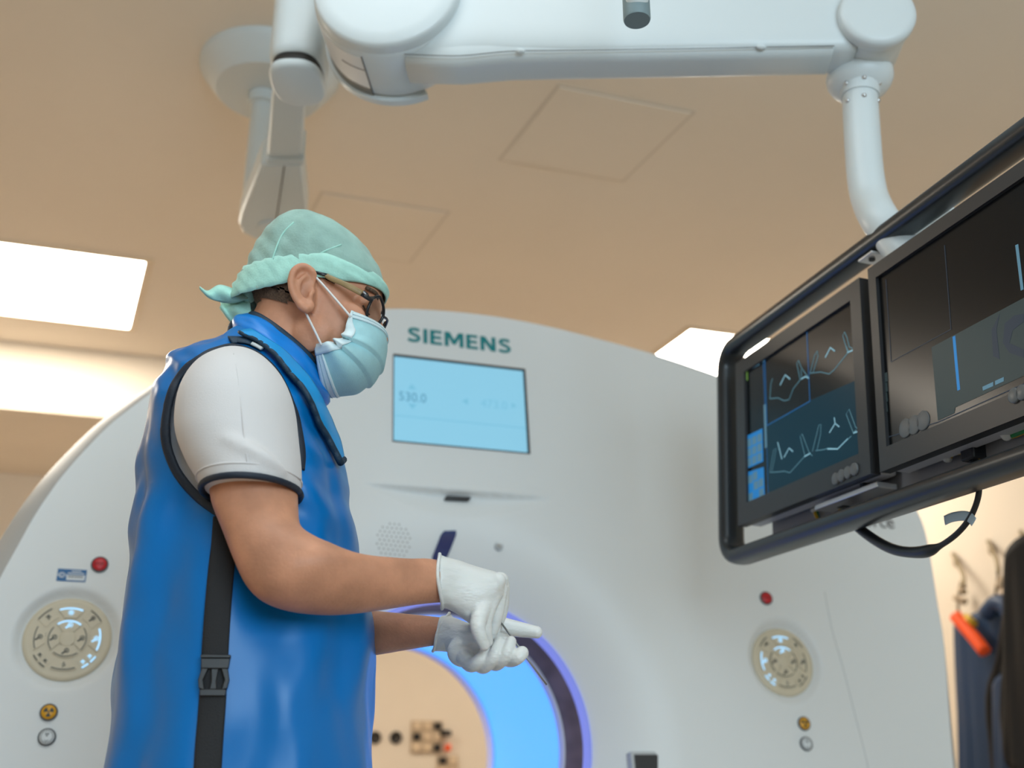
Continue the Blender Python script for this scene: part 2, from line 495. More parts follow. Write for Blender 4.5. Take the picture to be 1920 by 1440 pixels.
for i in range(NR + 1):
    t = i / NR; ring = []
    for a, R, w in zip(GA, GR, band):
        r0 = FR0; r1 = R - w; r = r0 + (r1 - r0) * t
        x, z = r * math.cos(a), BC + r * math.sin(a); ring.append(GW(x, z, face_d(x, z)))
    rings.append(ring)
v_, f_ = loft_vf(rings, False)
mk('front_cover', v_, f_, M_cover, gantry)
rings = []
for (k, d, add) in ((1, 0.0, 0), (0.9, -0.004, 0), (0.2, -0.046, 0), (0.0, -0.062, 0), (0, -0.08, 0), (0, -0.30, 0.0), (0.1, -0.62, 0), (0.8, -0.70, 0), (3.0, -0.72, 0)):
    rings.append([GW((R - w * k) * math.cos(a), BC + (R - w * k) * math.sin(a), d) for a, R, w in zip(GA, GR, band)])
v_, f_ = loft_vf(rings, False)
mk('side_shell', v_, f_, M_edge, gantry, sharp=30)
# bore: lip, brown foil window, rim, blue light liner, rear rim
def bore_part(name, prof, mat):
    v, f = loft_vf([bore_ring(y, r, c, 160) for (y, r, c) in prof], False); return mk(name, v, f, mat, gantry, sharp=50)
h0 = 0.055
def gring(r, d, n=200):
    zc = BC + 0.13 * max(0.0, -d - FD)
    return [GW(r * math.cos(q), zc + r * math.sin(q), d) for q in np.linspace(0, 2 * math.pi, n, endpoint=False)]
def bore_part(name, prof, mat):
    v, f = loft_vf([gring(r, d) for (d, r) in prof], False); return mk(name, v, f, mat, gantry, sharp=50)
bore_part('bore_lip', [(-FD + 0.001, FR0 + 0.004), (-FD + 0.009, FR0 + 0.002), (-FD + 0.011, FR0 - 0.002), (-FD + 0.008, FR0 - 0.006), (-FD - 0.02, FR0 - 0.007)], M_glowlip)
bore_part('foil_window', [(-FD - 0.018, FR0 - 0.0065), (-FD - 0.125, FR0 - 0.009)], M_mylar)
bore_part('bore_rim', [(-FD - 0.123, FR0 - 0.008), (-FD - 0.125, FR0 - 0.014), (-FD - 0.152, FR0 - 0.014), (-FD - 0.154, FR0 - 0.008)], M_lip)
bore_part('light_ring', [(-FD - 0.153, FR0 - 0.010), (-0.45, FR0 - 0.012), (-0.73, FR0 - 0.016)], M_bluelight)
bore_part('rear_rim', [(-0.728, FR0 - 0.016), (-0.73, FR0 - 0.022), (-0.78, FR0 - 0.020), (-0.81, FR0 - 0.014), (-0.84, FR0 + 0.0), (-0.86, FR0 + 0.03)], M_lip)
v_, f_ = loft_vf([[GW((R - 3 * w) * math.cos(a), BC + (R - 3 * w) * math.sin(a), -0.72) for a, R, w in zip(GA, GR, band)], gring(FR0 + 0.03, -0.86, NA)], False); mk('back_cover', v_, f_, M_cover, gantry)
# foot of the gantry
box('base', (GX + 0.08, GY + 0.30, 0.06), (2.2, 0.75, 0.12), M_edge, gantry, bev=0.02)
# faint seam on the right flank of the cover
sx = [G(u, v) for (u, v) in ((1546, 1110), (1560, 1180), (1580, 1250), (1603, 1340), (1628, 1440), (1650, 1560))]
tube('cover_seam', smooth_path([GW(x, z, -0.0004) for x, z in sx], 6), 0.0011, M_edge, gantry, seg=6)

# lettering
def gtext(name, s, u0, u1, vc, h, mat, bold=0.0, depth=0.0015, v1=None, off=0.0008, parent=gantry):
    a = Vector(G(u0, vc)); b = Vector(G(u1, v1 if v1 else vc)); c = (a + b) / 2
    return text_mesh(name, s, GW(c.x, c.y, off), gx, gt, gn, b.x - a.x, h, depth, mat, parent, bold)
GLYPH = {'I': (0.2, [(0, 0), (0.2, 0), (0.2, 1), (0, 1)]), 'E': (0.6, [(0, 0), (0.6, 0), (0.6, 0.17), (0.2, 0.17), (0.2, 0.42), (0.56, 0.42), (0.56, 0.585), (0.2, 0.585), (0.2, 0.83), (0.59, 0.83), (0.59, 1), (0, 1)]),
         'M': (0.98, [(0, 0), (0.2, 0), (0.2, 0.66), (0.42, 0.16), (0.56, 0.16), (0.78, 0.66), (0.78, 0), (0.98, 0), (0.98, 1), (0.72, 1), (0.49, 0.47), (0.26, 1), (0, 1)]),
         'N': (0.8, [(0, 0), (0.2, 0), (0.2, 0.64), (0.56, 0), (0.8, 0), (0.8, 1), (0.6, 1), (0.6, 0.36), (0.24, 1), (0, 1)])}
S_PATH = [(0.60, 0.84), (0.46, 0.905), (0.30, 0.91), (0.15, 0.86), (0.11, 0.74), (0.19, 0.615), (0.36, 0.52), (0.53, 0.41), (0.585, 0.275), (0.51, 0.145), (0.34, 0.09), (0.19, 0.095), (0.03, 0.155)]
def sign(word, c, width, height, mat, parent, gap=0.15):
    tot = sum(0.66 if ch == 'S' else GLYPH[ch][0] for ch in word) + gap * (len(word) - 1); m = MB(); x = 0.0
    def W(a, b): return c + gx * ((a / tot - 0.5) * width) + gt * ((b - 0.5) * height)
    for ch in word:
        if ch == 'S':
            P = [W(x + a, b) for a, b in catmull(S_PATH, 5)]; v, f = ribbon_vf(P, 0.185 * height, gn, 0.0015); x += 0.66 + gap
        else:
            v, f = prism_vf([W(x + a, b) for a, b in GLYPH[ch][1]], gn * 0.0, gn * 0.0015); x += GLYPH[ch][0] + gap
        m.add(v, f)
    return m.build('lettering', mat, parent, smooth=False)
a_ = Vector(G(764, 628)); b_ = Vector(G(957, 649)); cc = (a_ + b_) / 2
o = sign('SIEMENS', GW(cc.x, cc.y, 0.0005), b_.x - a_.x, 0.0395, M_teal, gantry)
o['label'] = 'teal lettering SIEMENS'
o = gtext('lettering', 'Force', 1604, 1674, 976, 0.036, M_greytext, 0.0, v1=977); o['label'] = 'grey lettering Force'

# status display
disp_c = [G(738, 670), G(983, 695), G(986, 848), G(738, 828)]
def gpoly(P, d): return [GW(x, z, d) for x, z in P]
x0 = (disp_c[0][0] + disp_c[3][0]) / 2; x1 = (disp_c[1][0] + disp_c[2][0]) / 2; z1 = (disp_c[0][1] + disp_c[1][1]) / 2; z0 = (disp_c[2][1] + disp_c[3][1]) / 2
M_screen = glow('status_screen', (0.30, 0.66, 0.86), 0.62)
M_scr_txt = glow('status_digits', (0.10, 0.30, 0.44), 0.75)
M_scr_faint = glow('status_faint', (0.20, 0.52, 0.70), 0.72)
disp = MB()
for (a, b, c, d) in ((x0 - 0.002, x1 + 0.006, z1, z1 + 0.006), (x1, x1 + 0.006, z0, z1), (x0 - 0.002, x0, z0, z1), (x0 - 0.002, x1 + 0.006, z0 - 0.002, z0)):
    v, f = prism_vf(gpoly([(a, c), (b, c), (b, d), (a, d)], 0), gn * -0.004, gn * 0.003); disp.add(v, f)
display = disp.build('display_bezel', M_dark, gantry, smooth=False)
v_, f_ = prism_vf(gpoly([(x0, z0), (x1, z0), (x1, z1), (x0, z1)], 0), gn * -0.004, gn * 0.0008); mk('screen', v_, f_, M_screen, display, smooth=False)
gtext('digits', '530.0', 748, 799, 744, 0.0235, M_scr_txt, 0.0, 0.0004, v1=746, off=0.001, parent=display)
gtext('digits', '473.0', 901, 951, 757, 0.0215, M_scr_faint, 0.0, 0.0004, v1=760, off=0.001, parent=display)
def gtri(u, v, pts):
    x, z = G(u, v); vv, ff = prism_vf(gpoly([(x + a, z + b) for a, b in pts], 0), gn * 0.0009, gn * 0.0013); mk('arrow', vv, ff, M_scr_faint, display, smooth=False)
gtri(772, 726, [(-0.011, -0.006), (0.011, -0.006), (0, 0.008)])
gtri(773, 762, [(-0.011, 0.006), (0, -0.008), (0.011, 0.006)])
gtri(872, 753, [(0.007, -0.009), (0.007, 0.009), (-0.009, 0)])
gtri(963, 761, [(-0.006, -0.008), (0.008, 0), (-0.006, 0.008)])
a = G(739, 781); b = G(984, 801)
v_, f_ = ribbon_vf([GW(x0, (a[1] + b[1]) / 2, 0.0009), GW(x1, (a[1] + b[1]) / 2, 0.0009)], 0.0025, gn, 0.0003); mk('divider', v_, f_, M_scr_faint, display, smooth=False)

# sensor slit under the brow
P = [G(*p) for p in ((838, 927), (886, 930), (880, 937), (834, 935))]
v_, f_ = prism_vf(gpoly(P, 0), gn * -0.03, gn * -0.004); bevel(mk('sensor_slit', v_, f_, M_dark, gantry, smooth=False), 0.003)
# slanted laser window
P0, P1_ = [G(*p) for p in ((831, 993), (814, 1043))]; Q0, Q1 = [G(*p) for p in ((860, 993), (843, 1043))]
lw = []
for k, t in enumerate(np.linspace(0, 1, 13)):
    l = Vector(P0).lerp(Vector(P1_), t); r = Vector(Q0).lerp(Vector(Q1), t); e = 0.004 if k in (0, 12) else (0.0015 if k in (1, 11) else 0.0)
    l.x += e; r.x -= e; dl, dr = face_d(l.x, l.y), face_d(r.x, r.y)
    lw.append([GW(l.x, l.y, dl - 0.004), GW(l.x, l.y, dl + 0.003), GW(r.x, r.y, dr + 0.003), GW(r.x, r.y, dr - 0.004)])
v_, f_ = loft_vf(lw); mk('laser_window', v_, f_, M_deepblue, gantry, sharp=40)
# small round button with a ring
x, z = G(939, 1020); bc_ = GW(x, z, face_d(x, z))
v_, f_ = lathe_vf(bc_, gn, [(-0.002, 0.0105), (0.002, 0.0105), (0.003, 0.0095), (0.001, 0.0075), (0.001, 0.006)], 32); o = mk('lens_ring', v_, f_, M_edge, gantry)
v_, f_ = lathe_vf(bc_, gn, [(-0.002, 0.006), (0.002, 0.006), (0.003, 0.004)], 24); mk('lens', v_, f_, M_seam, o)
# loudspeaker holes (too small to pick apart)
gr = MB(); cx, cz = G(740, 1011)
for i in range(-4, 5):
    for j in range(-4, 5):
        x = cx + (i + 0.5 * (j % 2)) * 0.0105; z = cz + j * 0.009
        if math.hypot(x - cx, z - cz) < 0.039:
            v, f = lathe_vf(GW(x, z, face_d(x, z)), gn, [(-0.0008, 0.0022), (0.0006, 0.0022), (0.0006, 0.0014)], 8); gr.add(v, f)
o = gr.build('speaker_grille', M_seam, gantry); o['kind'] = 'stuff'
# lower side display
SD = face_d(*G(1200, 1425)) * 0.6
P = [G(*p) for p in ((1192, 1412), (1251, 1412), (1254, 1500), (1194, 1500))]
v_, f_ = prism_vf(gpoly([(P[0][0] - 0.006, P[2][1]), (P[1][0] + 0.006, P[2][1]), (P[1][0] + 0.006, P[1][1] + 0.006), (P[0][0] - 0.006, P[0][1] + 0.006)], 0), gn * (SD - 0.02), gn * (SD + 0.006))
o = bevel(mk('side_display', v_, f_, M_edge, gantry, smooth=False), 0.004)
v_, f_ = prism_vf(gpoly([(P[0][0], P[2][1] + 0.006), (P[1][0], P[2][1] + 0.006), (P[1][0], P[1][1]), (P[0][0], P[0][1])], 0), gn * SD, gn * (SD + 0.007)); bevel(mk('dark_glass', v_, f_, M_dark, o, smooth=False), 0.003)

# round push buttons
def push_button(u, v, r, ring_m, cap_m, name, kind):
    x, z = G(u, v); c = GW(x, z)
    v_, f_ = lathe_vf(c, gn, [(-0.003, r), (0.003, r), (0.0045, r * 0.95), (0.0045, r * 0.84), (0.002, r * 0.82)], 40)
    o = mk(name, v_, f_, ring_m, gantry)
    v_, f_ = lathe_vf(c, gn, [(0, r * 0.82), (0.0045, r * 0.82), (0.006, r * 0.74), (0.0065, r * 0.3)], 40); mk('cap', v_, f_, cap_m, o)
    top = 0.0066
    if kind == 'stop':
        text_mesh('print', 'STOP', GW(x, z, top - 0.0006), gx, gt, gn, r * 1.05, r * 0.30, 0.0008, M_redtext, o, 0.0)
    elif kind == 'trefoil':
        s = MB(); v, f = lathe_vf(GW(x, z, top - 0.001), gn, [(0, r * 0.09), (0.0014, r * 0.09)], 16); s.add(v, f)
        for k in (90, 210, 330):
            pts = []
            for q in np.linspace(k - 30 + 180, k + 30 + 180, 6): pts.append((x + r * 0.56 * math.cos(math.radians(q)), z + r * 0.56 * math.sin(math.radians(q))))
            for q in np.linspace(k + 30 + 180, k - 30 + 180, 3): pts.append((x + r * 0.16 * math.cos(math.radians(q)), z + r * 0.16 * math.sin(math.radians(q))))
            v, f = prism_vf(gpoly(pts, 0), gn * (top - 0.001), gn * (top + 0.0004)); s.add(v, f)
        s.build('trefoil_print', M_print, o, smooth=False)
    else:
        s = MB()
        ringp = [(x + r * 0.66 * math.cos(q), z + r * 0.66 * math.sin(q)) for q in np.linspace(0, 2 * math.pi, 33)]
        v, f = ribbon_vf(gpoly(ringp, top - 0.0008), r * 0.05, gn, 0.0006); s.add(v, f)
        for k in (90, 210, 330):
            pts = []
            for q in np.linspace(k - 30 + 180, k + 30 + 180, 4): pts.append((x + r * 0.22 * math.cos(math.radians(q)), z + r * 0.26 + r * 0.22 * math.sin(math.radians(q))))
            pts.append((x, z + r * 0.26))
            v, f = prism_vf(gpoly(pts, 0), gn * (top - 0.001), gn * (top + 0.0004)); s.add(v, f)
        ringp = [(x + r * 0.2 * math.cos(q), z - r * 0.3 + r * 0.2 * math.sin(q)) for q in np.linspace(0, 2 * math.pi, 17)]
        v, f = ribbon_vf(gpoly(ringp, top - 0.0008), r * 0.05, gn, 0.0006); s.add(v, f)
        tri = [(x - r * 0.12, z - r * 0.24), (x + r * 0.12, z - r * 0.24), (x, z - r * 0.42), (x - r * 0.12, z - r * 0.24)]
        v, f = ribbon_vf(gpoly(tri, top - 0.0008), r * 0.05, gn, 0.0006); s.add(v, f)
        s.build('symbol_print', M_print, o, smooth=False)
    return o
RB = (G(203.5, 1059)[0] - G(170.5, 1059)[0]) / 2
RS = (G(109, 1336)[0] - G(74.5, 1336)[0]) / 2
for (u, v) in ((187, 1059), (1436, 1122)): push_button(u, v, RB, M_darkgrey, M_red, 'stop_button', 'stop')
for (u, v) in ((91.5, 1336), (1507, 1357)): push_button(u, v, RS, M_darkgrey, M_yellow, 'warning_button', 'trefoil')
for (u, v) in ((88, 1382.5), (1511, 1395)): push_button(u, v, RS, M_darkgrey, M_paper, 'reset_button', 'reset')

# inventory sticker
a = G(107, 1078); b = G(162, 1078); sx0, sx1 = a[0], b[0]; zc = G(135, 1079)[1]; hh = 0.0125
v_, f_ = prism_vf(gpoly([(sx0, zc - hh), (sx1, zc - hh), (sx1, zc + hh), (sx0, zc + hh)], 0), gn * -0.0003, gn * 0.0008); st_ = bevel(mk('inventory_sticker', v_, f_, M_sticker, gantry, smooth=False), 0.0015)
wd = sx1 - sx0
v_, f_ = prism_vf(gpoly([(sx0 + wd * 0.33, zc - hh * 0.78), (sx0 + wd * 0.96, zc - hh * 0.78), (sx0 + wd * 0.96, zc + hh * 0.08), (sx0 + wd * 0.33, zc + hh * 0.08)], 0), gn * 0.0006, gn * 0.0011); mk('white_field', v_, f_, M_paper, st_, smooth=False)
bc = MB()
for k in range(13):
    xx = sx0 + wd * (0.40 + 0.038 * k); v, f = prism_vf(gpoly([(xx, zc - hh * 0.42), (xx + wd * (0.012 + 0.012 * (k % 3 == 0)), zc - hh * 0.42), (xx + wd * (0.012 + 0.012 * (k % 3 == 0)), zc - hh * 0.0), (xx, zc - hh * 0.0)], 0), gn * 0.001, gn * 0.0013); bc.add(v, f)
bc.build('barcode', M_print, st_, smooth=False)
dm = MB()
for k in (0, 1):
    ccx = sx0 + wd * (0.13 + 0.07 * k); rr = hh * 0.5
    v, f = ribbon_vf(gpoly([(ccx - rr, zc), (ccx, zc + rr * 0.8), (ccx + rr, zc), (ccx, zc - rr * 0.8), (ccx - rr, zc)], 0.0009), 0.0014, gn, 0.0003); dm.add(v, f)
for k, (p, q) in enumerate(((0.48, 0.82), (0.36, 0.92))):
    v, f = ribbon_vf(gpoly([(sx0 + wd * p, zc + hh * (0.68 - 0.34 * k)), (sx0 + wd * q, zc + hh * (0.68 - 0.34 * k))], 0.0009), 0.0018, gn, 0.0003); dm.add(v, f)
dm.build('sticker_print', M_paper, st_, smooth=False)

# round keypads
def keypad(c, R, mirror, name):
    cx, cz = c; base = -0.012
    C = GW(cx, cz, 0)
    v_, f_ = lathe_vf(C, gn, [(base - 0.01, R), (base - 0.002, R), (base + 0.001, R * 0.985), (base + 0.0015, R * 0.9)], 72)
    o = mk('keypad', v_, f_, M_cream, gantry); o['label'] = name
    def P(r, deg): # clock angle, 0 = up, clockwise
        a = math.radians(deg) * (-1 if mirror else 1); return (cx + R * r * math.sin(a), cz + R * r * math.cos(a))
    def sector(r0, r1, a0, a1, d0, d1, mat, nm, taper=0.0):
        pts = [P(r1, q) for q in np.linspace(a0, a1, 9)] + [P(r0, q) for q in np.linspace(a1 - taper, a0 + taper, 5)]
        v, f = prism_vf(gpoly(pts, 0), gn * d0, gn * d1); return mk(nm, v, f, mat, o, smooth=False)
    def arc(r, a0, a1, lit, w=0.022):
        v, f = ribbon_vf(gpoly([P(r, q) for q in np.linspace(a0, a1, 12)], base + 0.0042), R * w, gn, 0.0004); mk('arc_mark', v, f, M_lit if lit else M_print, o, smooth=False)
    zt = base + 0.0044
    def icon(r, deg, kind, lit, s=0.075):
        x, z = P(r, deg); s *= R; m = MB()
        if kind == 'ring':
            pts = [(x + s * (0.25 + 0.62 * math.cos(q)), z + s * (0.25 + 0.62 * math.sin(q))) for q in np.linspace(-1.6, 3.4, 18)]
            v, f = ribbon_vf(gpoly(pts, zt), s * 0.16, gn, 0.0003); m.add(v, f)
            pts = [(x + s * (0.25 + 0.3 * math.cos(q)), z + s * (0.25 + 0.3 * math.sin(q))) for q in np.linspace(-1.6, 3.4, 12)]
            v, f = ribbon_vf(gpoly(pts, zt), s * 0.13, gn, 0.0003); m.add(v, f)
            v, f = ribbon_vf(gpoly([(x - s * 0.9, z - s * 0.7), (x - s * 0.3, z - s * 0.25), (x + s * 0.2, z + s * 0.1)], zt), s * 0.42, gn, 0.0003); m.add(v, f)
        elif kind == 'sun':
            for q in range(8):
                a = q * math.pi / 4; v, f = ribbon_vf(gpoly([(x + s * 0.38 * math.cos(a), z + s * 0.38 * math.sin(a)), (x + s * 0.95 * math.cos(a), z + s * 0.95 * math.sin(a))], zt), s * 0.24, gn, 0.0003); m.add(v, f)
            v, f = prism_vf(gpoly([(x + s * 0.3 * math.cos(q), z + s * 0.3 * math.sin(q)) for q in np.linspace(0, 2 * math.pi, 12, endpoint=False)], 0), gn * zt, gn * (zt + 0.0003)); m.add(v, f)
        elif kind == 'table':
            v, f = prism_vf(gpoly([(x + s * 0.22 * math.cos(q), z + s * 0.75 + s * 0.22 * math.sin(q)) for q in np.linspace(0, 2 * math.pi, 10, endpoint=False)], 0), gn * zt, gn * (zt + 0.0003)); m.add(v, f)
            v, f = ribbon_vf(gpoly([(x - s * 0.55, z + s * 0.2), (x + s * 0.75, z + s * 0.2)], zt), s * 0.16, gn, 0.0003); m.add(v, f)
            v, f = ribbon_vf(gpoly([(x + s * 0.6, z - s * 0.25), (x - s * 0.15, z - s * 0.25), (x - s * 0.15, z - s * 0.85)], zt), s * 0.24, gn, 0.0003); m.add(v, f)
        else:
            v, f = prism_vf(gpoly([(x + s * 0.25 * math.cos(q), z + s * 0.6 + s * 0.25 * math.sin(q)) for q in np.linspace(0, 2 * math.pi, 10, endpoint=False)], 0), gn * zt, gn * (zt + 0.0003)); m.add(v, f)
            v, f = ribbon_vf(gpoly([(x - s * 0.7, z + s * 0.1), (x, z + s * 0.25), (x + s * 0.75, z + s * 0.15)], zt), s * 0.34, gn, 0.0003); m.add(v, f)
            v, f = ribbon_vf(gpoly([(x - s * 0.1, z + s * 0.2), (x + s * 0.05, z - s * 0.4), (x + s * 0.5, z - s * 0.7)], zt), s * 0.26, gn, 0.0003); m.add(v, f)
        m.build('key_symbol', M_lit if lit else M_print, o, smooth=False)
    K0, K1 = base, base + 0.004
    for (deg, kind, lit) in ((0, 'sun', True), (90, 'ring', True), (180, 'table', False), (270, 'ring', False)):
        sector(0.50, 0.77, deg - 23, deg + 23, K0, K1, M_cream, 'key', 8); arc(0.735, deg - 21, deg + 21, lit, 0.036 if lit else 0.022); icon(0.63, deg, kind, lit, 0.085 if kind == 'ring' else 0.075)
    for (deg, kind, lit) in ((0, 'ring', True), (90, 'ring', False), (180, 'ring', False), (270, 'ring', False)):
        sector(0.19, 0.46, deg - 40, deg + 40, K0, K1, M_cream, 'key', 6); arc(0.425, deg - 38, deg + 38, lit, 0.034 if lit else 0.02); icon(0.31, deg, kind, lit, 0.085)
    for (deg, kind) in ((45, 'ring'), (315, 'man')):
        sector(0.56, 0.85, deg - 14, deg + 14, K0, K1 - 0.001, M_cream, 'key', -4); arc(0.83, deg - 13, deg + 13, False); icon(0.70, deg, kind, False, 0.075)
    for (deg, lit) in ((127, True), (143, True), (217, False), (233, False)):
        sector(0.60, 0.82, deg - 7, deg + 7, K0, K1 - 0.001, M_cream, 'key', -2); arc(0.80, deg - 6, deg + 6, lit, 0.034 if lit else 0.024); icon(0.69, deg, 'man', lit, 0.065)
    v_, f_ = lathe_vf(C, gn, [(base, R * 0.19), (base + 0.0035, R * 0.19), (base + 0.004, R * 0.17)], 32); mk('centre_key', v_, f_, M_cream, o)
keypad(DL, RDL, False, 'round cream keypad with lit blue symbols, left side')
keypad(DR, RDR, True, 'round cream keypad, right side')
# ------------------------------------------------------------------ ceiling boom that carries the monitors
M_boom = material('boom_white', (0.66, 0.71, 0.72), rough=0.38, spec=0.45)
M_boomdark = material('boom_gap', (0.015, 0.012, 0.010), rough=0.6)
M_boomgrey = material('boom_inner_grey', (0.20, 0.20, 0.18), rough=0.5)
M_boomseam = material('boom_seam', (0.13, 0.12, 0.11), rough=0.7)
M_screw = material('steel_screw', (0.6, 0.6, 0.6), rough=0.3, metal=1.0)
canopy_c = hit(507, 132, Vector((0, 0, CEIL)), UP)
boom = thing('ceiling_boom', 'white jointed ceiling boom arm reaching over the man to the monitors', 'ceiling boom', (canopy_c.x, canopy_c.y, CEIL))
# canopy on the ceiling and drop tube
v_, f_ = lathe_vf(canopy_c, (0, 0, -1), [(-0.01, 0.192), (0.012, 0.192), (0.02, 0.187), (0.070, 0.150), (0.078, 0.142), (0.080, 0.05)], 64); mk('ceiling_canopy', v_, f_, M_boom, boom, sharp=40)
zt = CEIL - 0.08
far = Vector((canopy_c.x - 0.012, canopy_c.y + 0.012, 0)); zb = 2.285
v_, f_ = lathe_vf((far.x, far.y, zt), (0, 0, -1), [(0, 0.042), (0.03, 0.042), (0.034, 0.030), (zt - zb, 0.030)], 32); mk('drop_tube', v_, f_, M_boom, boom, sharp=40)
# extension arm, seen from below: flared root under the tube, narrow beam towards the camera
def low(u, v, z): return hit(u, v, Vector((0, 0, z)), UP)
ZA = 2.255
def plan_prism(name, pts, z0, z1, mat, parent, bev=0.008):
    v, f = prism_vf([Vector((p.x, p.y, 0)) for p in pts], UP * z0, UP * z1); o = mk(name, v, f, mat, parent, smooth=False); bevel(o, bev); return o
root = [low(*p, ZA) for p in ((489, 308), (565, 308), (571, 350), (576, 405), (574, 432), (560, 446), (525, 455), (480, 450), (455, 438), (447, 420), (452, 402), (470, 356))]
plan_prism('arm_root', root, ZA, ZA + 0.075, M_boom, boom, 0.010)
beam = [low(*p, ZA + 0.012) for p in ((500, 303), (513, 132), (575, 132), (566, 303))]
plan_prism('arm_beam', beam, ZA + 0.012, ZA + 0.085, M_boom, boom, 0.008)
cp = [low(*p, ZA + 0.004) for p in ((498, 312), (498, 300), (570, 300), (570, 312))]
plan_prism('arm_collar', cp, ZA + 0.004, ZA + 0.088, M_boom, boom, 0.004)
tube('arm_seam', [low(533, 312, ZA - 0.0005), low(518, 412, ZA - 0.0005)], 0.0016, M_boomseam, boom, seg=6)
c_ = low(515, 428, ZA); v_, f_ = lathe_vf(c_, (0, 0, -1), [(-0.01, 0.045), (0.004, 0.045), (0.006, 0.042), (0.006, 0.02)], 32); mk('joint_cap', v_, f_, M_boom, boom, sharp=40)
# pivot column at the near end of the beam
PD = 1.80
c0 = at(560, 140, PD); zc0 = c0.z
def col_ring(z, kx, ky, n=40, ex=2.6):
    out = []
    for j in range(n):
        a = 2 * math.pi * j / n; ca, sa = math.cos(a), math.sin(a)
        out.append(Vector((c0.x, c0.y, z)) + RT * (kx * math.copysign(abs(ca) ** (2 / ex), ca)) + FW * (ky * math.copysign(abs(sa) ** (2 / ex), sa)))
    return out
v_, f_ = loft_vf([col_ring(zc0 + h, 0.056 * k, 0.075 * k) for (h, k) in ((0.005, 0.86), (0.008, 0.93), (0.02, 0.985), (0.04, 1.0), (0.32, 1.0), (0.335, 0.97), (0.34, 0.85))]); mk('pivot_column', v_, f_, M_boom, boom)
v_, f_ = loft_vf([col_ring(zc0 + h, 0.048 * k, 0.066 * k) for (h, k) in ((-0.018, 1.0), (0.006, 1.0))]); mk('column_gap', v_, f_, M_boomdark, boom)
v_, f_ = loft_vf([col_ring(zc0 + h, 0.054 * k, 0.072 * k) for (h, k) in ((-0.030, 0.86), (-0.028, 0.93), (-0.024, 0.98), (-0.018, 1.0), (-0.014, 0.99), (-0.014, 0.9))]); mk('column_foot', v_, f_, M_boom, boom)

# spring arm between a large and a small hub
P1 = at(737, 20, 1.66); P2 = at(1630, 66, 1.60)
ax = (P2 - P1); LEN = ax.length; ax.normalize()
an = Vector((ax.y, -ax.x, 0)).normalized()          # towards the camera
if an.dot(CAM - P1) < 0: an = -an
au = an.cross(ax); au = au if au.z > 0 else -au
TH_A = 0.052
RH1 = 0.137
def A(x, u, n): return P1 + ax * x + au * u + an * n
# beam of the arm: rounded cross-section that tapers
def arm_ring(x, hu, hd, t, n=48, e=5.0):
    out = []
    for j in range(n):
        a = 2 * math.pi * j / n; ca, sa = math.cos(a), math.sin(a)
        uu = math.copysign(abs(sa) ** (2 / e), sa); nn = math.copysign(abs(ca) ** (2 / e), ca)
        out.append(A(x, (hu if uu > 0 else hd) * uu, t * nn))
    return out
prof = [(0.02, 0.11, 0.128), (0.12, 0.108, 0.124), (0.2, 0.098, 0.114), (0.35, 0.088, 0.104), (0.6, 0.072, 0.082), (LEN - 0.06, 0.056, 0.064), (LEN - 0.03, 0.053, 0.061)]
v_, f_ = loft_vf([arm_ring(x, a, b, TH_A * (1 - 0.12 * x / LEN)) for (x, a, b) in prof]); mk('spring_arm', v_, f_, M_boom, boom)
# lower shell of the arm, a seam's width below
prof2 = [(0.05, 0.06, 0.142), (0.15, 0.06, 0.138), (0.24, 0.05, 0.122), (0.35, 0.05, 0.112), (0.6, 0.04, 0.090), (LEN - 0.07, 0.03, 0.070)]
v_, f_ = loft_vf([arm_ring(x, a, b, TH_A * 1.0 * (1 - 0.12 * x / LEN) - 0.004) for (x, a, b) in prof2]); mk('arm_shell', v_, f_, M_boom, boom)
for n_ in (0.0,):
    tube('arm_seam', smooth_path([A(x, -b - 0.0005 + 0.010, TH_A * (1 - 0.12 * x / LEN) - 0.0035) for (x, a, b) in prof2], 5), 0.0009, M_boomseam, boom, seg=6)
# big hub: body drum, cover disc, gap
v_, f_ = lathe_vf(P1, an, [(-0.085, 0.120), (-0.080, 0.134), (-0.070, 0.140), (0.045, 0.140), (0.05, 0.137), (0.05, 0.1)], 96); mk('hub_drum', v_, f_, M_boom, boom, sharp=40)
v_, f_ = lathe_vf(P1, an, [(0.045, RH1), (0.066, RH1), (0.072, RH1 - 0.002), (0.076, RH1 - 0.007), (0.079, RH1 - 0.03), (0.080, 0.05)], 96); mk('hub_cover', v_, f_, M_boom, boom, sharp=50)
# inner drum panel, dark gap and rear rim on the lower left of the hub
def drum_strip(name, a0, a1, n0, n1, r, mat, th=0.002):
    m = MB(); N = 24; r1 = r + th; vs = []
    for k in range(N + 1):
        q = math.radians(a0 + (a1 - a0) * k / N); d = ax * math.cos(q) + au * math.sin(q)
        vs += [P1 + d * r + an * n0, P1 + d * r1 + an * n0, P1 + d * r1 + an * n1, P1 + d * r + an * n1]
    fs = []
    for k in range(N):
        a = 4 * k
        for t in range(4): fs.append((a + t, a + (t + 1) % 4, a + 4 + (t + 1) % 4, a + 4 + t))
    fs += [(3, 2, 1, 0), (4 * N, 4 * N + 1, 4 * N + 2, 4 * N + 3)]
    return mk(name, vs, fs, mat, boom, sharp=40)
drum_strip('hub_gap', 186, 258, -0.076, -0.058, 0.1395, M_boomgrey)
drum_strip('hub_rim', 180, 300, -0.094, -0.078, 0.130, M_boom, 0.018)
drum_strip('drum_panel', 186, 257, -0.057, 0.036, 0.1395, M_cover, 0.0015)
tube('hub_seam', [P1 + (ax * math.cos(math.radians(q)) + au * math.sin(math.radians(q))) * 0.1412 + an * 0.0 for q in np.linspace(236, 257, 10)], 0.0009, M_boomseam, boom, seg=6)
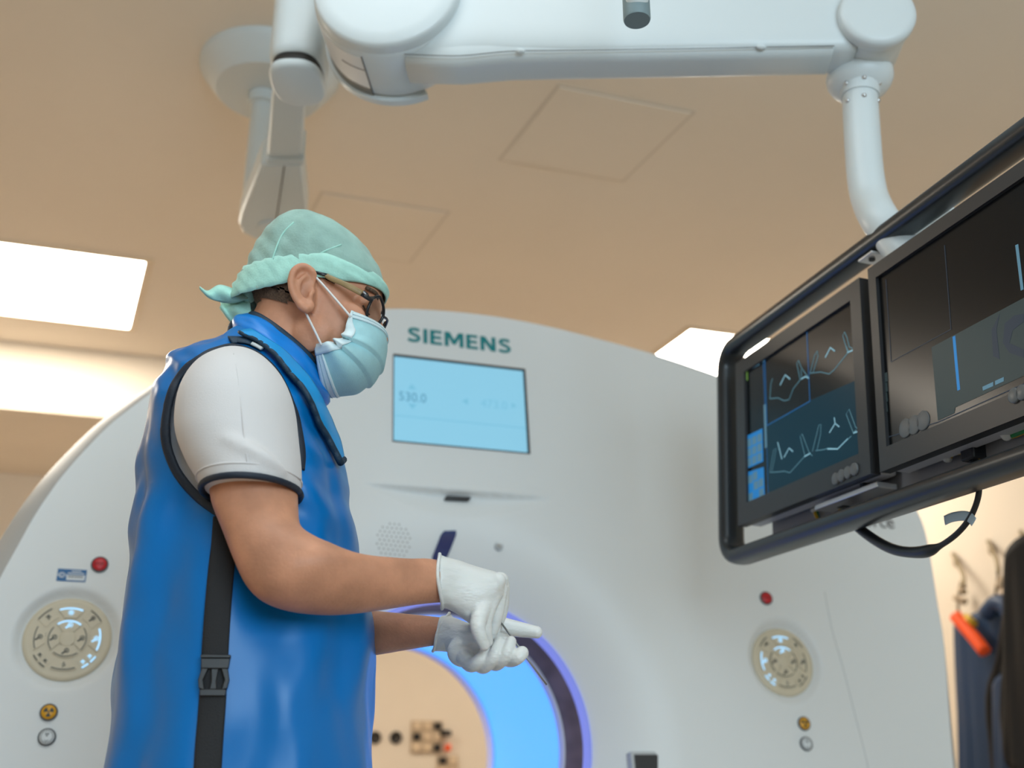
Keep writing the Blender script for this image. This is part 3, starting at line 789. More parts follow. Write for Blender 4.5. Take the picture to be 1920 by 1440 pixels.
tube('hub_seam', [P1 + (ax * math.cos(math.radians(257.5)) + au * math.sin(math.radians(257.5))) * 0.1410 + an * n_ for n_ in (-0.075, 0.04)], 0.0012, M_boomseam, boom, seg=6)
# small hub at the far end
RH2 = 0.067
v_, f_ = lathe_vf(P2, an, [(-0.075, 0.050), (-0.070, 0.058), (-0.062, 0.062), (0.04, 0.062), (0.045, 0.055)], 64); mk('hub_drum', v_, f_, M_boom, boom, sharp=40)
v_, f_ = lathe_vf(P2, an, [(0.036, RH2 * 0.93), (0.045, RH2), (0.058, RH2), (0.064, RH2 - 0.003), (0.067, RH2 - 0.012), (0.068, 0.02)], 64); mk('hub_cover', v_, f_, M_boom, boom, sharp=50)
# knuckle below the small hub and the bent pipe
kn = at(1612, 146, 1.65)
v_, f_ = ell_vf(kn, 0.060, 0.060, 0.044); mk('knuckle', v_, f_, M_boom, boom)
pp = [at(1612, 125, 1.64), at(1613, 190, 1.64), at(1620, 300, 1.635), at(1625, 345, 1.63), at(1633, 378, 1.62), at(1650, 412, 1.585), at(1672, 442, 1.575), at(1700, 478, 1.56), at(1730, 520, 1.55)]
pipe = smooth_path(pp, 8); tube('hanger_pipe', pipe, 0.0315, M_boom, boom, seg=36)
d_ = (pp[1] - pp[0]).normalized()
pt = at(1612.5, 172, 1.64)
v_, f_ = lathe_vf(pt, d_, [(-0.030, 0.034), (-0.028, 0.0345), (0.010, 0.0345), (0.012, 0.034)], 36); mk('pipe_collar', v_, f_, M_boom, boom, sharp=40)
for (h, qs) in ((-0.006, (-95, -30, 210)), (0.030, (-95, -30, 210))):
    for q in qs:
        w = (RT * math.cos(math.radians(q)) + FW * math.sin(math.radians(q)))
        v_, f_ = ell_vf(pt + d_ * h + w * (0.0345 if h < 0 else 0.0315), 0.0045, 0.0045, 0.0045, nu=12, nv=8); mk('screw', v_, f_, M_screw, boom)
for (u, v) in ((964, 181), (1421, 150)):
    dd, _ = ray(u, v); x_ = (at(u, v, 1.6) - P1).dot(ax)
    b_ = np.interp(x_, [p[0] for p in prof2], [p[2] for p in prof2]); q = A(x_, -b_ + 0.010, TH_A * (1 - 0.12 * x_ / LEN) - 0.004)
    v_, f_ = ell_vf(q, 0.009, 0.005, 0.0045, ex=ax, ey=an, ez=au, nu=14, nv=8); mk('latch', v_, f_, M_boom, boom)

# grey handle hanging in front of the boom
M_hgrey = material('handle_grey', (0.20, 0.27, 0.29), rough=0.5)
hp = at(1194, 30, 1.25)
handle = thing('hanging_handle', 'grey cylindrical end of a white rod hanging at the top edge before the boom', 'handle', (hp.x, hp.y, CEIL))
v_, f_ = lathe_vf((hp.x, hp.y, hp.z - 0.008), UP, [(0, 0.0185), (0.003, 0.0195), (0.06, 0.0195), (0.062, 0.0175)], 36); mk('grip', v_, f_, M_hgrey, handle, sharp=40)
v_, f_ = ell_vf(Vector((hp.x, hp.y, hp.z + 0.020)) - FW * 0.010, 0.0165, 0.014, 0.016); mk('white_inlay', v_, f_, M_boom, handle)
v_, f_ = lathe_vf((hp.x, hp.y, hp.z + 0.05), UP, [(0, 0.0165), (CEIL - hp.z - 0.07, 0.0165)], 28); mk('rod', v_, f_, M_boom, handle)
v_, f_ = lathe_vf((hp.x, hp.y, CEIL), (0, 0, -1), [(-0.005, 0.06), (0.02, 0.06), (0.025, 0.05)], 36); mk('ceiling_flange', v_, f_, M_boom, handle, sharp=40)

# ------------------------------------------------------------------ monitors in a black bar frame
H_M = 0.33
mTL, mTR, mBR, mBL = at(1380, 678, 2.045), at(1610, 525, 1.615), at(1636, 881, 1.615), at(1384, 991, 2.045)
mx = ((mTR - mTL) + (mBR - mBL)); mx.normalize()
my = ((mTL - mBL) + (mTR - mBR)); my = (my - mx * my.dot(mx)).normalized()
mn = mx.cross(my)
if mn.dot(CAM - mTL) < 0: mn = -mn
mo = (mTL + mTR + mBR + mBL) / 4
def M(u, v, off=0.0): return hit(u, v, mo + mn * off, mn)
def mc(p): q = p - mo; return q.dot(mx), q.dot(my)
def MP(a, b, c=0.0): return mo + mx * a + my * b + mn * c
M_bezel = material('monitor_bezel', (0.026, 0.027, 0.030), rough=0.42)
M_silver = material('monitor_silver', (0.72, 0.73, 0.74), rough=0.4)
M_glass = material('screen_glass', (0.005, 0.006, 0.007), rough=0.22, spec=0.22)
M_knob = material('button_grey', (0.13, 0.14, 0.145), rough=0.4)
M_bar = material('black_bar', (0.016, 0.020, 0.024), rough=0.32, spec=0.5)
E_bone = glow('screen_bone', (0.20, 0.48, 0.60), 0.22)
E_bone2 = glow('screen_bone_bright', (0.34, 0.66, 0.80), 0.45)
E_grey = glow('screen_haze', (0.05, 0.10, 0.12), 0.20)
E_blue = glow('screen_blue', (0.02, 0.16, 0.42), 0.45)
E_tile = glow('screen_tile_blue', (0.02, 0.24, 0.62), 0.55)
E_tile2 = glow('screen_tile_grey', (0.16, 0.36, 0.50), 0.32)
E_teal = glow('screen_teal', (0.004, 0.045, 0.075), 0.35)
E_slate = glow('screen_slate', (0.055, 0.085, 0.09), 0.30)
E_faint = glow('screen_faint_line', (0.04, 0.06, 0.09), 0.35)
E_green = glow('screen_green', (0.20, 0.40, 0.08), 0.5)
def mprism(poly, c0, c1): return prism_vf([MP(a, b) for a, b in poly], mn * c0, mn * c1)
def rrect(a0, a1, b0, b1): return [(a0, b0), (a1, b0), (a1, b1), (a0, b1)]
def monitor(a0, a1, b0, b1, label, bz):
    c = MP((a0 + a1) / 2, b0)
    t = thing('monitor', label, 'monitor', c, 'monitors in the boom frame')
    fr = MB(); S0 = (a0 + bz[0], a1 - bz[1], b0 + bz[2], b1 - bz[3])
    for r in (rrect(a0, a1, b0, S0[2]), rrect(a0, a1, S0[3], b1), rrect(a0, S0[0], S0[2], S0[3]), rrect(S0[1], a1, S0[2], S0[3])):
        v, f = mprism(r, -0.018, 0.0); fr.add(v, f)
    fr.build('bezel', M_bezel, t, smooth=False)
    v, f = mprism(rrect(a0 + 0.003, a1 - 0.003, b0 + 0.003, b1 - 0.003), -0.050, -0.018); bevel(mk('housing', v, f, M_silver, t, smooth=False), 0.004)
    v, f = mprism(rrect(S0[0], S0[1], S0[2], S0[3]), -0.012, -0.006); sc = mk('screen', v, f, M_glass, t, smooth=False)
    return t, sc, S0
aL, aR = mc(mTL)[0], mc(mTR)[0]; bB = (mc(mBL)[1] + mc(mBR)[1]) / 2; bT = (mc(mTL)[1] + mc(mTR)[1]) / 2
mon1, scr1, S1 = monitor(aL, aR, bB, bT, 'smaller black monitor at the left of the frame showing vertebra scans', (0.036, 0.030, 0.040, 0.030))
a2 = mc(M(1638, 690))[0]
mon2, scr2, S2 = monitor(a2, a2 + 0.56, bB - 0.004, bT + 0.004, 'larger black monitor cut by the right edge of the picture', (0.020, 0.030, 0.036, 0.024))
for i, (u, v) in enumerate(((1568, 898), (1579, 892), (1591, 886), (1603, 880))):
    q = M(u, v); v_, f_ = lathe_vf(q, mn, [(-0.001, 0.0105), (0.0025, 0.0105), (0.0035, 0.009)], 20); mk('button', v_, f_, M_knob, mon1)
for i, (u, v) in enumerate(((1903, 742), (1918, 736), (1932, 731))):
    q = M(u, v); v_, f_ = lathe_vf(q, mn, [(-0.001, 0.0105), (0.0025, 0.0105), (0.0035, 0.009)], 20); mk('button', v_, f_, M_knob, mon2)
SO = -0.0058
def sline(parent, name, mat, lines, w):
    m = MB()
    for L in lines:
        v, f = ribbon_vf([M(u, v, SO) for u, v in L], w, mn, 0.0004); m.add(v, f)
    return m.build(name, mat, parent, smooth=False)
def spoly(parent, name, mat, polys, lift=0.0):
    m = MB()
    for L in polys:
        v, f = prism_vf([M(u, v, SO) for u, v in L], mn * (0.0001 + lift), mn * (0.0003 + lift)); m.add(v, f)
    return m.build(name, mat, parent, smooth=False)
def c1(L): return [(1360 + x / 3.131, 540 + y / 3.131) for x, y in L]
# picture on the left monitor
spoly(scr1, 'image_field', E_teal, [c1([(246, 1110), (245, 808), (500, 672), (500, 660), (772, 540), (800, 1000), (258, 1220)])])
sline(scr1, 'frame_line', E_blue, [c1([(230, 390), (478, 240), (497, 665), (245, 808), (230, 390)])], 0.0026)
up1 = [[(262, 650), (268, 560), (278, 532)], [(262, 650), (310, 645), (345, 662), (375, 655), (400, 590), (440, 540)], [(440, 540), (420, 440), (430, 425), (448, 470), (490, 528)], [(445, 480), (450, 535)],
       [(497, 505), (525, 395), (540, 370), (545, 400), (515, 500)], [(500, 500), (560, 493), (610, 505), (640, 480), (720, 380)], [(720, 380), (690, 280), (700, 258), (715, 290), (728, 345), (760, 362)], [(705, 330), (725, 375)]]
lo1 = [[(262, 1082), (285, 950), (300, 940), (290, 1000), (275, 1075)], [(262, 1082), (310, 1080), (345, 1075), (380, 1085), (420, 1040), (465, 990)], [(468, 985), (440, 870), (452, 858), (470, 905), (495, 970), (512, 985)], [(512, 960), (550, 805), (562, 800), (560, 860), (540, 950)],
       [(530, 955), (575, 950), (605, 940), (660, 942), (740, 870)], [(752, 850), (710, 740), (728, 712), (745, 760), (765, 815), (790, 840)], [(752, 850), (770, 832)]]
sline(scr1, 'scan_outline', E_bone, [c1(L) for L in up1], 0.0015)
sline(scr1, 'scan_outline', E_bone, [c1(L) for L in lo1], 0.0015)
sline(scr1, 'scan_bright', E_bone2, [c1(L) for L in ([(322, 570), (352, 510), (380, 535)], [(587, 408), (617, 350), (643, 370)], [(308, 905), (333, 1005)], [(345, 995), (375, 940), (398, 960)], [(612, 850), (645, 795), (670, 815)], [(640, 760), (645, 795)], [(445, 535), (470, 520), (492, 530)], [(715, 380), (760, 360)], [(465, 990), (500, 970)], [(752, 852), (790, 838)], [(600, 945), (660, 945), (720, 885)])], 0.0026)
spoly(scr1, 'tool_panel', E_tile, [c1([(120, 872), (218, 824), (223, 1018), (126, 1062)]), c1([(128, 1082), (226, 1050), (232, 1225), (133, 1270)])])
tiles = []
for r in range(3):
    for c in range(3):
        x, y = 127 + 31 * c, 893 + 57 * r - 15 * c; tiles.append(c1([(x, y), (x + 25, y - 12), (x + 26, y + 33), (x + 1, y + 46)]))
for (x, y) in ((134, 1105), (163, 1085), (168, 1140), (197, 1125), (136, 1210), (200, 1185)): tiles.append(c1([(x, y), (x + 25, y - 10), (x + 26, y + 36), (x + 1, y + 47)]))
spoly(scr1, 'tool_tile', E_tile2, tiles, 0.0003)
spoly(scr1, 'scroll_bar', E_tile2, [c1([(226, 688), (238, 682), (246, 935), (234, 942)]), c1([(217, 400), (228, 393), (230, 430), (219, 437)]), c1([(246, 1205), (257, 1200), (260, 1240), (249, 1247)])], 0.0002)
sline(scr1, 'column_line', E_blue, [c1([(222, 440), (233, 690)]), c1([(244, 940), (252, 1210)])], 0.0014)
spoly(scr1, 'status_mark', E_green, [c1([(112, 482), (130, 474), (132, 540), (114, 548)])])
sline(scr1, 'title_line', E_tile2, [c1([(135, 482), (200, 448)])], 0.0022)
q = M(1605, 869, SO)
dl = (M(1615, 863, SO) - M(1594, 871, SO)); text_mesh('date_print', '09 Jul 2020 15:23', q, mx, my, mn, dl.length * 1.3, 0.0055, 0.0003, E_tile, scr1)
# picture on the right monitor
def c2(L): return [(1600 + x / 3.272, 460 + y / 3.272) for x, y in L]
spoly(scr2, 'image_field', E_slate, [c2([(480, 626), (1047, 322), (1300, 190), (1330, 660), (1047, 800), (625, 995), (620, 1030), (520, 1075)])])
sline(scr2, 'marker_line', E_tile, [c2([(618, 558), (632, 720), (648, 888)])], 0.0058)
sline(scr2, 'frame_line', E_faint, [c2([(200, 210), (233, 715), (600, 515), (560, 0)]), c2([(170, 1190), (520, 1085), (1047, 850)])], 0.0014)
spoly(scr2, 'scroll_bar', E_tile2, [c2([(994, 0), (1012, -8), (1045, 270), (1028, 278)])])
spoly(scr2, 'tool_tile', E_slate, [c2([(172, 795 + 62 * k), (208, 778 + 62 * k), (213, 833 + 62 * k), (177, 850 + 62 * k)]) for k in range(5)], 0.0002)
spoly(scr2, 'value_field', E_tile2, [c2([(795, 868), (860, 838), (860, 864), (797, 892)]), c2([(872, 832), (925, 808), (925, 834), (873, 858)])], 0.0004)
spoly(scr2, 'dark_shape', E_faint, [c2([(930, 480), (990, 430), (1047, 420), (1047, 470), (980, 520), (960, 600), (1047, 640), (1047, 690), (960, 660), (920, 600)]), c2([(850, 520), (900, 420), (880, 520), (900, 700), (860, 680)])], 0.0003)
for (u, v) in ((1698, 803), (1714, 797), (1731, 789)):
    q = M(u, v, SO); v_, f_ = lathe_vf(q, mn, [(-0.0005, 0.0150), (0.001, 0.0150), (0.0015, 0.0135)], 28); mk('touch_mark', v_, f_, M_knob, scr2)

# black bar frame around both monitors
frame = thing('monitor_rack', 'black bent bar frame with grey back plate carrying both monitors', 'monitor rack', MP(aL, bB - 0.06))
FO = -0.024
def F(u, v): return mc(M(u, v, FO))
fl = F(1369, 850)[0]; top_b = (F(1480, 590)[1] + F(1800, 368)[1]) / 2; bot_b = (F(1500, 1005)[1] + F(1800, 905)[1]) / 2
top_b += 0.016; rc = 0.045; fr_ = a2 + 0.60
path = []
def arcp(ca, cb, a0, a1):
    for q in np.linspace(a0, a1, 9): path.append((ca + rc * math.cos(math.radians(q)), cb + rc * math.sin(math.radians(q))))
arcp(fr_ - rc, top_b - rc, 0, 90); arcp(fl + rc, top_b - rc, 90, 180); arcp(fl + rc, bot_b + rc, 180, 270); arcp(fr_ - rc, bot_b + rc, 270, 360)
path.append(path[0])
pw = [MP(a, b, FO) for a, b in path]
rings = []
for i, p in enumerate(pw):
    j0 = (i - 1) if i else len(pw) - 2; j1 = (i + 1) if i < len(pw) - 1 else 1
    t = (pw[j1] - pw[j0]).normalized(); s = t.cross(mn).normalized()
    rings.append([p + s * (0.0165 * math.copysign(abs(math.cos(q)) ** 0.75, math.cos(q))) + mn * (0.026 * math.copysign(abs(math.sin(q)) ** 0.75, math.sin(q))) for q in np.linspace(0, 2 * math.pi, 24, endpoint=False)])
v_, f_ = loft_vf(rings, False); mk('bar', v_, f_, M_bar, frame)
M_plate = material('plate_grey', (0.30, 0.30, 0.32), rough=0.45)
M_alu = material('aluminium', (0.66, 0.66, 0.66), rough=0.35, metal=0.6)
v_, f_ = mprism(rrect(aL + 0.02, a2 + 0.55, bot_b - 0.002, bB + 0.16), -0.075, -0.062); bevel(mk('back_plate', v_, f_, M_plate, frame, smooth=False), 0.003)
v_, f_ = mprism(rrect(a2 - 0.02, a2 + 0.12, bB + 0.1, top_b + 0.02), -0.11, -0.076); bevel(mk('pipe_bracket', v_, f_, M_boom, frame, smooth=False), 0.004)
tb = mc(M(1637, 488, -0.02)); v_, f_ = mprism(rrect(tb[0] - 0.02, tb[0] + 0.02, top_b - 0.024, top_b - 0.0195), -0.055, -0.004); o = bevel(mk('tab', v_, f_, M_alu, frame, smooth=False), 0.0015)
v_, f_ = lathe_vf(MP(tb[0], top_b - 0.026, -0.018), -my, [(-0.003, 0.0055), (0.001, 0.0055), (0.002, 0.004)], 16); mk('screw', v_, f_, M_dark, o)
ra = mc(M(1545, 935, -0.04)); rb = mc(M(1663, 887, -0.04))
v_, f_ = mprism(rrect(ra[0], rb[0], bB - 0.016, bB - 0.006), -0.058, -0.02); bevel(mk('lower_rail', v_, f_, M_alu, frame, smooth=False), 0.002)
q = M(1619, 912, -0.03); v_, f_ = mprism(rrect(mc(q)[0] - 0.006, mc(q)[0] + 0.006, mc(q)[1] - 0.012, mc(q)[1] + 0.008), -0.04, -0.026); bevel(mk('hook', v_, f_, M_dark, frame, smooth=False), 0.002)

# cables under the monitors
M_cable = material('black_cable', (0.012, 0.015, 0.018), rough=0.4)
M_tape = material('pale_blue_tape', (0.42, 0.55, 0.62), rough=0.5)
M_wy = material('wire_yellow', (0.62, 0.38, 0.02), rough=0.4); M_wg = material('wire_green', (0.02, 0.28, 0.08), rough=0.4); M_ww = material('wire_white', (0.7, 0.7, 0.68), rough=0.45)
cable = thing('cable_loop', 'thick black cable looping below the monitor frame with a pale tape flag', 'cable', M(1605, 985, -0.05))
cpx = [(1596, 955), (1602, 978), (1613, 992), (1640, 1012), (1670, 1028), (1700, 1035), (1735, 1034), (1765, 1022), (1795, 1000), (1818, 972), (1832, 940), (1836, 912), (1832, 885), (1822, 862)]
cpt = smooth_path([M(u, v, -0.05) for u, v in cpx], 6)
k = len(cpt); rad = [0.0085 if i < k * 0.42 else (0.0095 if i < k * 0.5 else 0.0042) for i in range(k)]
for _ in range(3): rad = [(rad[max(i - 1, 0)] + rad[i] + rad[min(i + 1, k - 1)]) / 3 for i in range(k)]
tube('cable', cpt, rad, M_cable, cable, seg=14)
flag = smooth_path([M(u, v, -0.047) for u, v in ((1771, 976), (1785, 970), (1805, 967), (1818, 970), (1826, 979))], 4)
v_, f_ = tube_vf(flag, 0.0075, 10, flat=0.09, flat_dir=mn); mk('tape_flag', v_, f_, M_tape, cable)
def wire(label, px, mat1, mat2, off):
    t = thing('earth_wire', label, 'wire', M(*px[0], off), 'earth wires under the monitors')
    pts = smooth_path([M(u, v, off) for u, v in px], 5); tube('yellow_wire', pts, 0.0034, mat1, t, seg=8)
    pts = smooth_path([M(u + 3, v + 1.5, off - 0.002) for u, v in px], 5); tube('green_stripe', pts, 0.0030, mat2, t, seg=8)
    v_, f_ = ell_vf(M(px[0][0], px[0][1], off), 0.007, 0.006, 0.005); mk('wire_lug', v_, f_, M_ww, t)
wire('short yellow and green wire under the left monitor', [(1527, 957), (1531, 968), (1536, 976)], M_wy, M_wg, -0.055)
wire('short yellow and green wire beside the black cable root', [(1577, 944), (1576, 955), (1572, 964)], M_wy, M_wg, -0.055)
wire('curved yellow wire under the right monitor', [(1777, 861), (1783, 851), (1800, 847), (1820, 851), (1834, 856)], M_wy, M_wy, -0.05)
wire('green and yellow wire with white tag at the right picture edge', [(1858, 806), (1876, 815), (1896, 817), (1925, 806)], M_wg, M_wy, -0.05)
q = M(1886, 811, -0.045); v_, f_ = ell_vf(q, 0.009, 0.006, 0.012); tag(mk('cable_tag', v_, f_, M_ww), 'small white tag on the wires under the right monitor', 'cable tag')
for (u, v, s, lab) in ((1588, 940, 0.022, 'black cable clamp under the left monitor edge'), (1828, 845, 0.028, 'black cable clamp under the right monitor')):
    q = M(u, v, -0.055); o = box('cable_clamp', q, (s, 0.03, s * 1.1), M_black, None, ex=mx, ey=mn, ez=my, bev=0.003); tag(o, lab, 'cable clamp')
# ------------------------------------------------------------------ the man
DC = 1.40                                   # distance of his mid-plane
SN = -FW                                    # towards the camera = his right side
M_skin = material('skin', (0.61, 0.285, 0.17), rough=0.48, sss=0.12, noise_amt=0.16, noise_scale=22.0, bump=0.25, bump_scale=260.0, spec=0.35)
M_hair = material('short_hair', (0.11, 0.065, 0.04), rough=0.8, noise_amt=0.5, noise_scale=420.0, bump=0.6, bump_scale=500.0)
M_shirt = material('polo_white', (0.74, 0.70, 0.69), rough=0.8, sheen=0.2, bump=0.25, bump_scale=900.0)
M_navy = material('navy_trim', (0.008, 0.016, 0.032), rough=0.6, bump=0.3, bump_scale=600.0)
M_navy2 = material('navy_rib', (0.006, 0.030, 0.060), rough=0.6, bump=0.4, bump_scale=400.0)
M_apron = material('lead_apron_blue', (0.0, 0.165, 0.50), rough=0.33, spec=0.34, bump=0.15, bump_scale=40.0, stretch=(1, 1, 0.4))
M_bib = material('bib_blue', (0.0, 0.30, 0.70), rough=0.42, spec=0.45, bump=0.10, bump_scale=50.0)
M_web = material('black_webbing', (0.012, 0.012, 0.014), rough=0.7, bump=0.5, bump_scale=700.0)
M_buckle = material('black_buckle', (0.02, 0.02, 0.022), rough=0.38)
M_cap = material('cap_fleece', (0.36, 0.56, 0.49), rough=0.85, col2=(0.27, 0.42, 0.37), noise_scale=30.0, bump=0.35, bump_scale=300.0, sheen=0.15, detail=8.0)
M_capband = material('cap_hem', (0.42, 0.74, 0.64), rough=0.8, noise_amt=0.08, noise_scale=60.0, bump=0.3, bump_scale=350.0, sheen=0.15)
M_mask = material('mask_blue', (0.42, 0.71, 0.75), rough=0.75, noise_amt=0.03, noise_scale=80.0, bump=0.25, bump_scale=700.0)
M_maskhem = material('mask_hem', (0.74, 0.86, 0.88), rough=0.7)
M_stitch = material('mask_stitch', (0.20, 0.40, 0.48), rough=0.8)
M_cord = material('white_elastic', (0.82, 0.80, 0.78), rough=0.7)
M_glove = material('glove_latex', (0.78, 0.77, 0.74), rough=0.38, sss=0.08, bump=0.9, bump_scale=55.0, stretch=(1.0, 1.0, 2.6), spec=0.45)
M_trouser = material('trouser_blue', (0.05, 0.10, 0.2), rough=0.8)
M_shoe = material('white_clog', (0.7, 0.7, 0.7), rough=0.5)

foot_c = at(480, 1440, DC)
person = thing('person', 'man in green cap, face mask, glasses and blue lead apron holding a needle', 'person', (foot_c.x, foot_c.y, 0))

def sec(p1, p2, D, w, n=32, e=1.0, D2=None, dn=None):
    """closed section: (p1, p2) are the two ends seen from the camera, w the half depth"""
    a = at(*p1, D); b = at(*p2, D2 if D2 else D); c = (a + b) / 2; h = (b - a) / 2; s = (dn or SN) * w; out = []
    for j in range(n):
        q = 2 * math.pi * j / n; ca, sa = math.cos(q), math.sin(q)
        out.append(c + h * math.copysign(abs(ca) ** e, ca) + s * math.copysign(abs(sa) ** e, sa))
    return out
def limb(rows, per=4, n=32, e=1.0):
    """rows: (u1, v1, u2, v2, D, w)"""
    R = catmull(rows, per); return [sec((r[0], r[1]), (r[2], r[3]), r[4], r[5], n, e) for r in R]

# ---- head frame
PHI = math.radians(24)
E0 = at(583, 555, DC)
hf = RT * math.cos(PHI) - UP * math.sin(PHI); hu = RT * math.sin(PHI) + UP * math.cos(PHI)
def HW(x, y, z): return E0 + hf * x + SN * y + hu * z
def HC(u, v, side=0.0):
    p = hit(u, v, E0 + SN * side, SN) - E0; return p.dot(hf), p.dot(hu)
def HP(u, v, side): return hit(u, v, E0 + SN * side, SN)

HEAD = [  # z, front, back, half width
    (-0.108, 0.086, 0.040, 0.014), (-0.100, 0.098, 0.020, 0.030), (-0.086, 0.108, -0.005, 0.043), (-0.066, 0.115, -0.030, 0.054), (-0.045, 0.117, -0.062, 0.063),
    (-0.022, 0.108, -0.084, 0.067), (0.003, 0.098, -0.094, 0.070), (0.018, 0.098, -0.097, 0.0715), (0.032, 0.097, -0.098, 0.073), (0.055, 0.086, -0.096, 0.0725), (0.078, 0.062, -0.086, 0.064), (0.093, 0.042, -0.072, 0.050), (0.103, 0.012, -0.048, 0.028)]
def head_rings(n=72, per=5, off=0.0):
    out = []
    for (z, f, b, w) in catmull(HEAD, per):
        ring = []
        cx, hx = (f + b) / 2, (f - b) / 2
        for j in range(n):
            a = 2 * math.pi * j / n; ca, sa = math.cos(a), math.sin(a)
            x = cx + (hx + off) * math.copysign(abs(ca) ** 0.9, ca); y = (w + off) * math.copysign(abs(sa) ** 0.92, sa)
            if ca > 0:
                # nose, brow and eye sockets
                nz = math.exp(-((z + 0.018) / 0.016) ** 2) * 0.026 + math.exp(-((z - 0.004) / 0.016) ** 2) * 0.012
                x += nz * math.exp(-(y / 0.013) ** 2) * ca
                x -= 0.011 * math.exp(-((abs(y) - 0.034) / 0.014) ** 2 - ((z - 0.006) / 0.011) ** 2)
                x += 0.004 * math.exp(-((abs(y) - 0.032) / 0.02) ** 2 - ((z - 0.028) / 0.008) ** 2)
            ring.append(HW(x, y, z))
        out.append(ring)
    return out
body = MB()
HR = head_rings()
v_, f_ = loft_vf(HR); body.add(v_, f_)
head_bvh = bvh_of(v_, f_)
# neck
neck = limb([(500, 545, 610, 640, DC, 0.056), (484, 580, 600, 668, DC, 0.058), (466, 618, 592, 706, DC, 0.062), (455, 660, 585, 745, DC, 0.075)], 4)
v_, f_ = loft_vf(neck); body.add(v_, f_)
# jaw muscle and cheek bone on both sides
for s in (1, -1):
    v_, f_ = ell_vf(HW(0.045, s * 0.050, -0.055), 0.030, 0.014, 0.040, ex=hf, ey=SN, ez=hu); body.add(v_, f_)
    v_, f_ = ell_vf(HW(0.078, s * 0.048, -0.018), 0.026, 0.012, 0.016, ex=hf, ey=SN, ez=hu); body.add(v_, f_)
    # eyelids over a downcast eye
    v_, f_ = ell_vf(HW(0.084, s * 0.033, 0.006), 0.0145, 0.0150, 0.0125, ex=hf, ey=SN, ez=hu); body.add(v_, f_)
# ears: helix, antihelix, tragus, lobe and back plate
def ear(s):
    m = MB()
    def E(u, v, o=0.0):
        x, z = HC(u, v, 0.078); return HW(x, s * (0.0795 + o), z)
    hel = [(588, 524, -0.004), (589, 513, 0.002), (575, 505, 0.008), (561, 509, 0.011), (552, 522, 0.013), (549.5, 541, 0.013), (553, 557, 0.012), (561, 572, 0.010), (572, 583, 0.008), (581, 586, 0.006)]
    pts = smooth_path([E(*p) for p in hel], 5); k = len(pts)
    v, f = tube_vf(pts, [0.0040 + 0.0012 * math.sin(math.pi * i / k) + (0.0018 if i > k * 0.8 else 0) for i in range(k)], 12); m.add(v, f)
    ant = [(576, 520, 0.004), (566, 530, 0.007), (562, 545, 0.008), (566, 560, 0.007), (575, 570, 0.005)]
    v, f = tube_vf(smooth_path([E(*p) for p in ant], 5), 0.0034, 10); m.add(v, f)
    v, f = tube_vf(smooth_path([E(*p) for p in ((588, 545, -0.003), (584, 556, 0.003), (583, 568, 0.001))], 5), 0.0036, 10); m.add(v, f)
    c = E(580, 578, 0.003); v, f = ell_vf(c, 0.0085, 0.0055, 0.0095, ex=hf, ey=SN, ez=hu); m.add(v, f)
    pl = [E(u, v, -0.001 + 0.006 * (590 - u) / 40 + (0.0075 if v < 527 else 0.0)) for (u, v) in ((589, 512), (575, 506), (561, 510), (553, 523), (553, 541), (556, 556), (563, 570), (573, 580), (583, 583), (588, 570), (590, 545))]
    v, f = prism_vf(pl, SN * (s * -0.013), SN * (s * -0.0040)); m.add(v, f)
    v, f = prism_vf([HW((p - E0).dot(hf), s * 0.060, (p - E0).dot(hu)) for p in (E(588, 520), E(570, 520), E(563, 545), E(572, 575), E(586, 575))], SN * (s * 0.0), SN * (s * 0.019)); m.add(v, f)
    return m
for s in (1, -1):
    e_ = ear(s); body.add(e_.v, e_.f)
# torso inside the clothes
TORSO = [  # back px, front px, half width  (apron outline)
    (466, 616, 562, 664, 0.060, 0.0), (436, 640, 586, 706, 0.115, 0.030), (398, 660, 600, 738, 0.155, 0.042), (362, 684, 611, 770, 0.178, 0.036), (335, 716, 621, 806, 0.186, 0.022), (314, 762, 631, 846, 0.188, 0.010), (298, 822, 645, 894, 0.184, 0.0), (286, 886, 657, 936, 0.178, 0.0), (278, 950, 666, 982, 0.174, 0.0),
    (269, 1020, 672, 1040, 0.172, 0.0), (258, 1100, 684, 1116, 0.174, 0.0), (247, 1190, 694, 1200, 0.178, 0.0), (235, 1300, 698, 1304, 0.184, 0.0), (222, 1430, 697, 1432, 0.190, 0.0), (206, 1640, 700, 1640, 0.198, 0.0), (192, 1900, 708, 1900, 0.206, 0.0), (182, 2200, 716, 2200, 0.212, 0.0)]
def torso(scale, per=3, n=48, e=0.86, upto=None, dw=0.0):
    rows = TORSO if upto is None else TORSO[:upto]
    out = []
    for r in catmull(rows, per):
        cu, cv = (r[0] + r[2]) / 2, (r[1] + r[3]) / 2
        out.append(sec((cu + (r[0] - cu) * scale, cv + (r[1] - cv) * scale), (cu + (r[2] - cu) * scale, cv + (r[3] - cv) * scale), DC, (r[4] + dw) * scale, n, e))
        for j, q in enumerate(out[-1]): q.z -= r[5] * abs(math.sin(2 * math.pi * j / n)) ** 1.5
    return out
v_, f_ = loft_vf(torso(0.88, upto=13)); body.add(v_, f_)
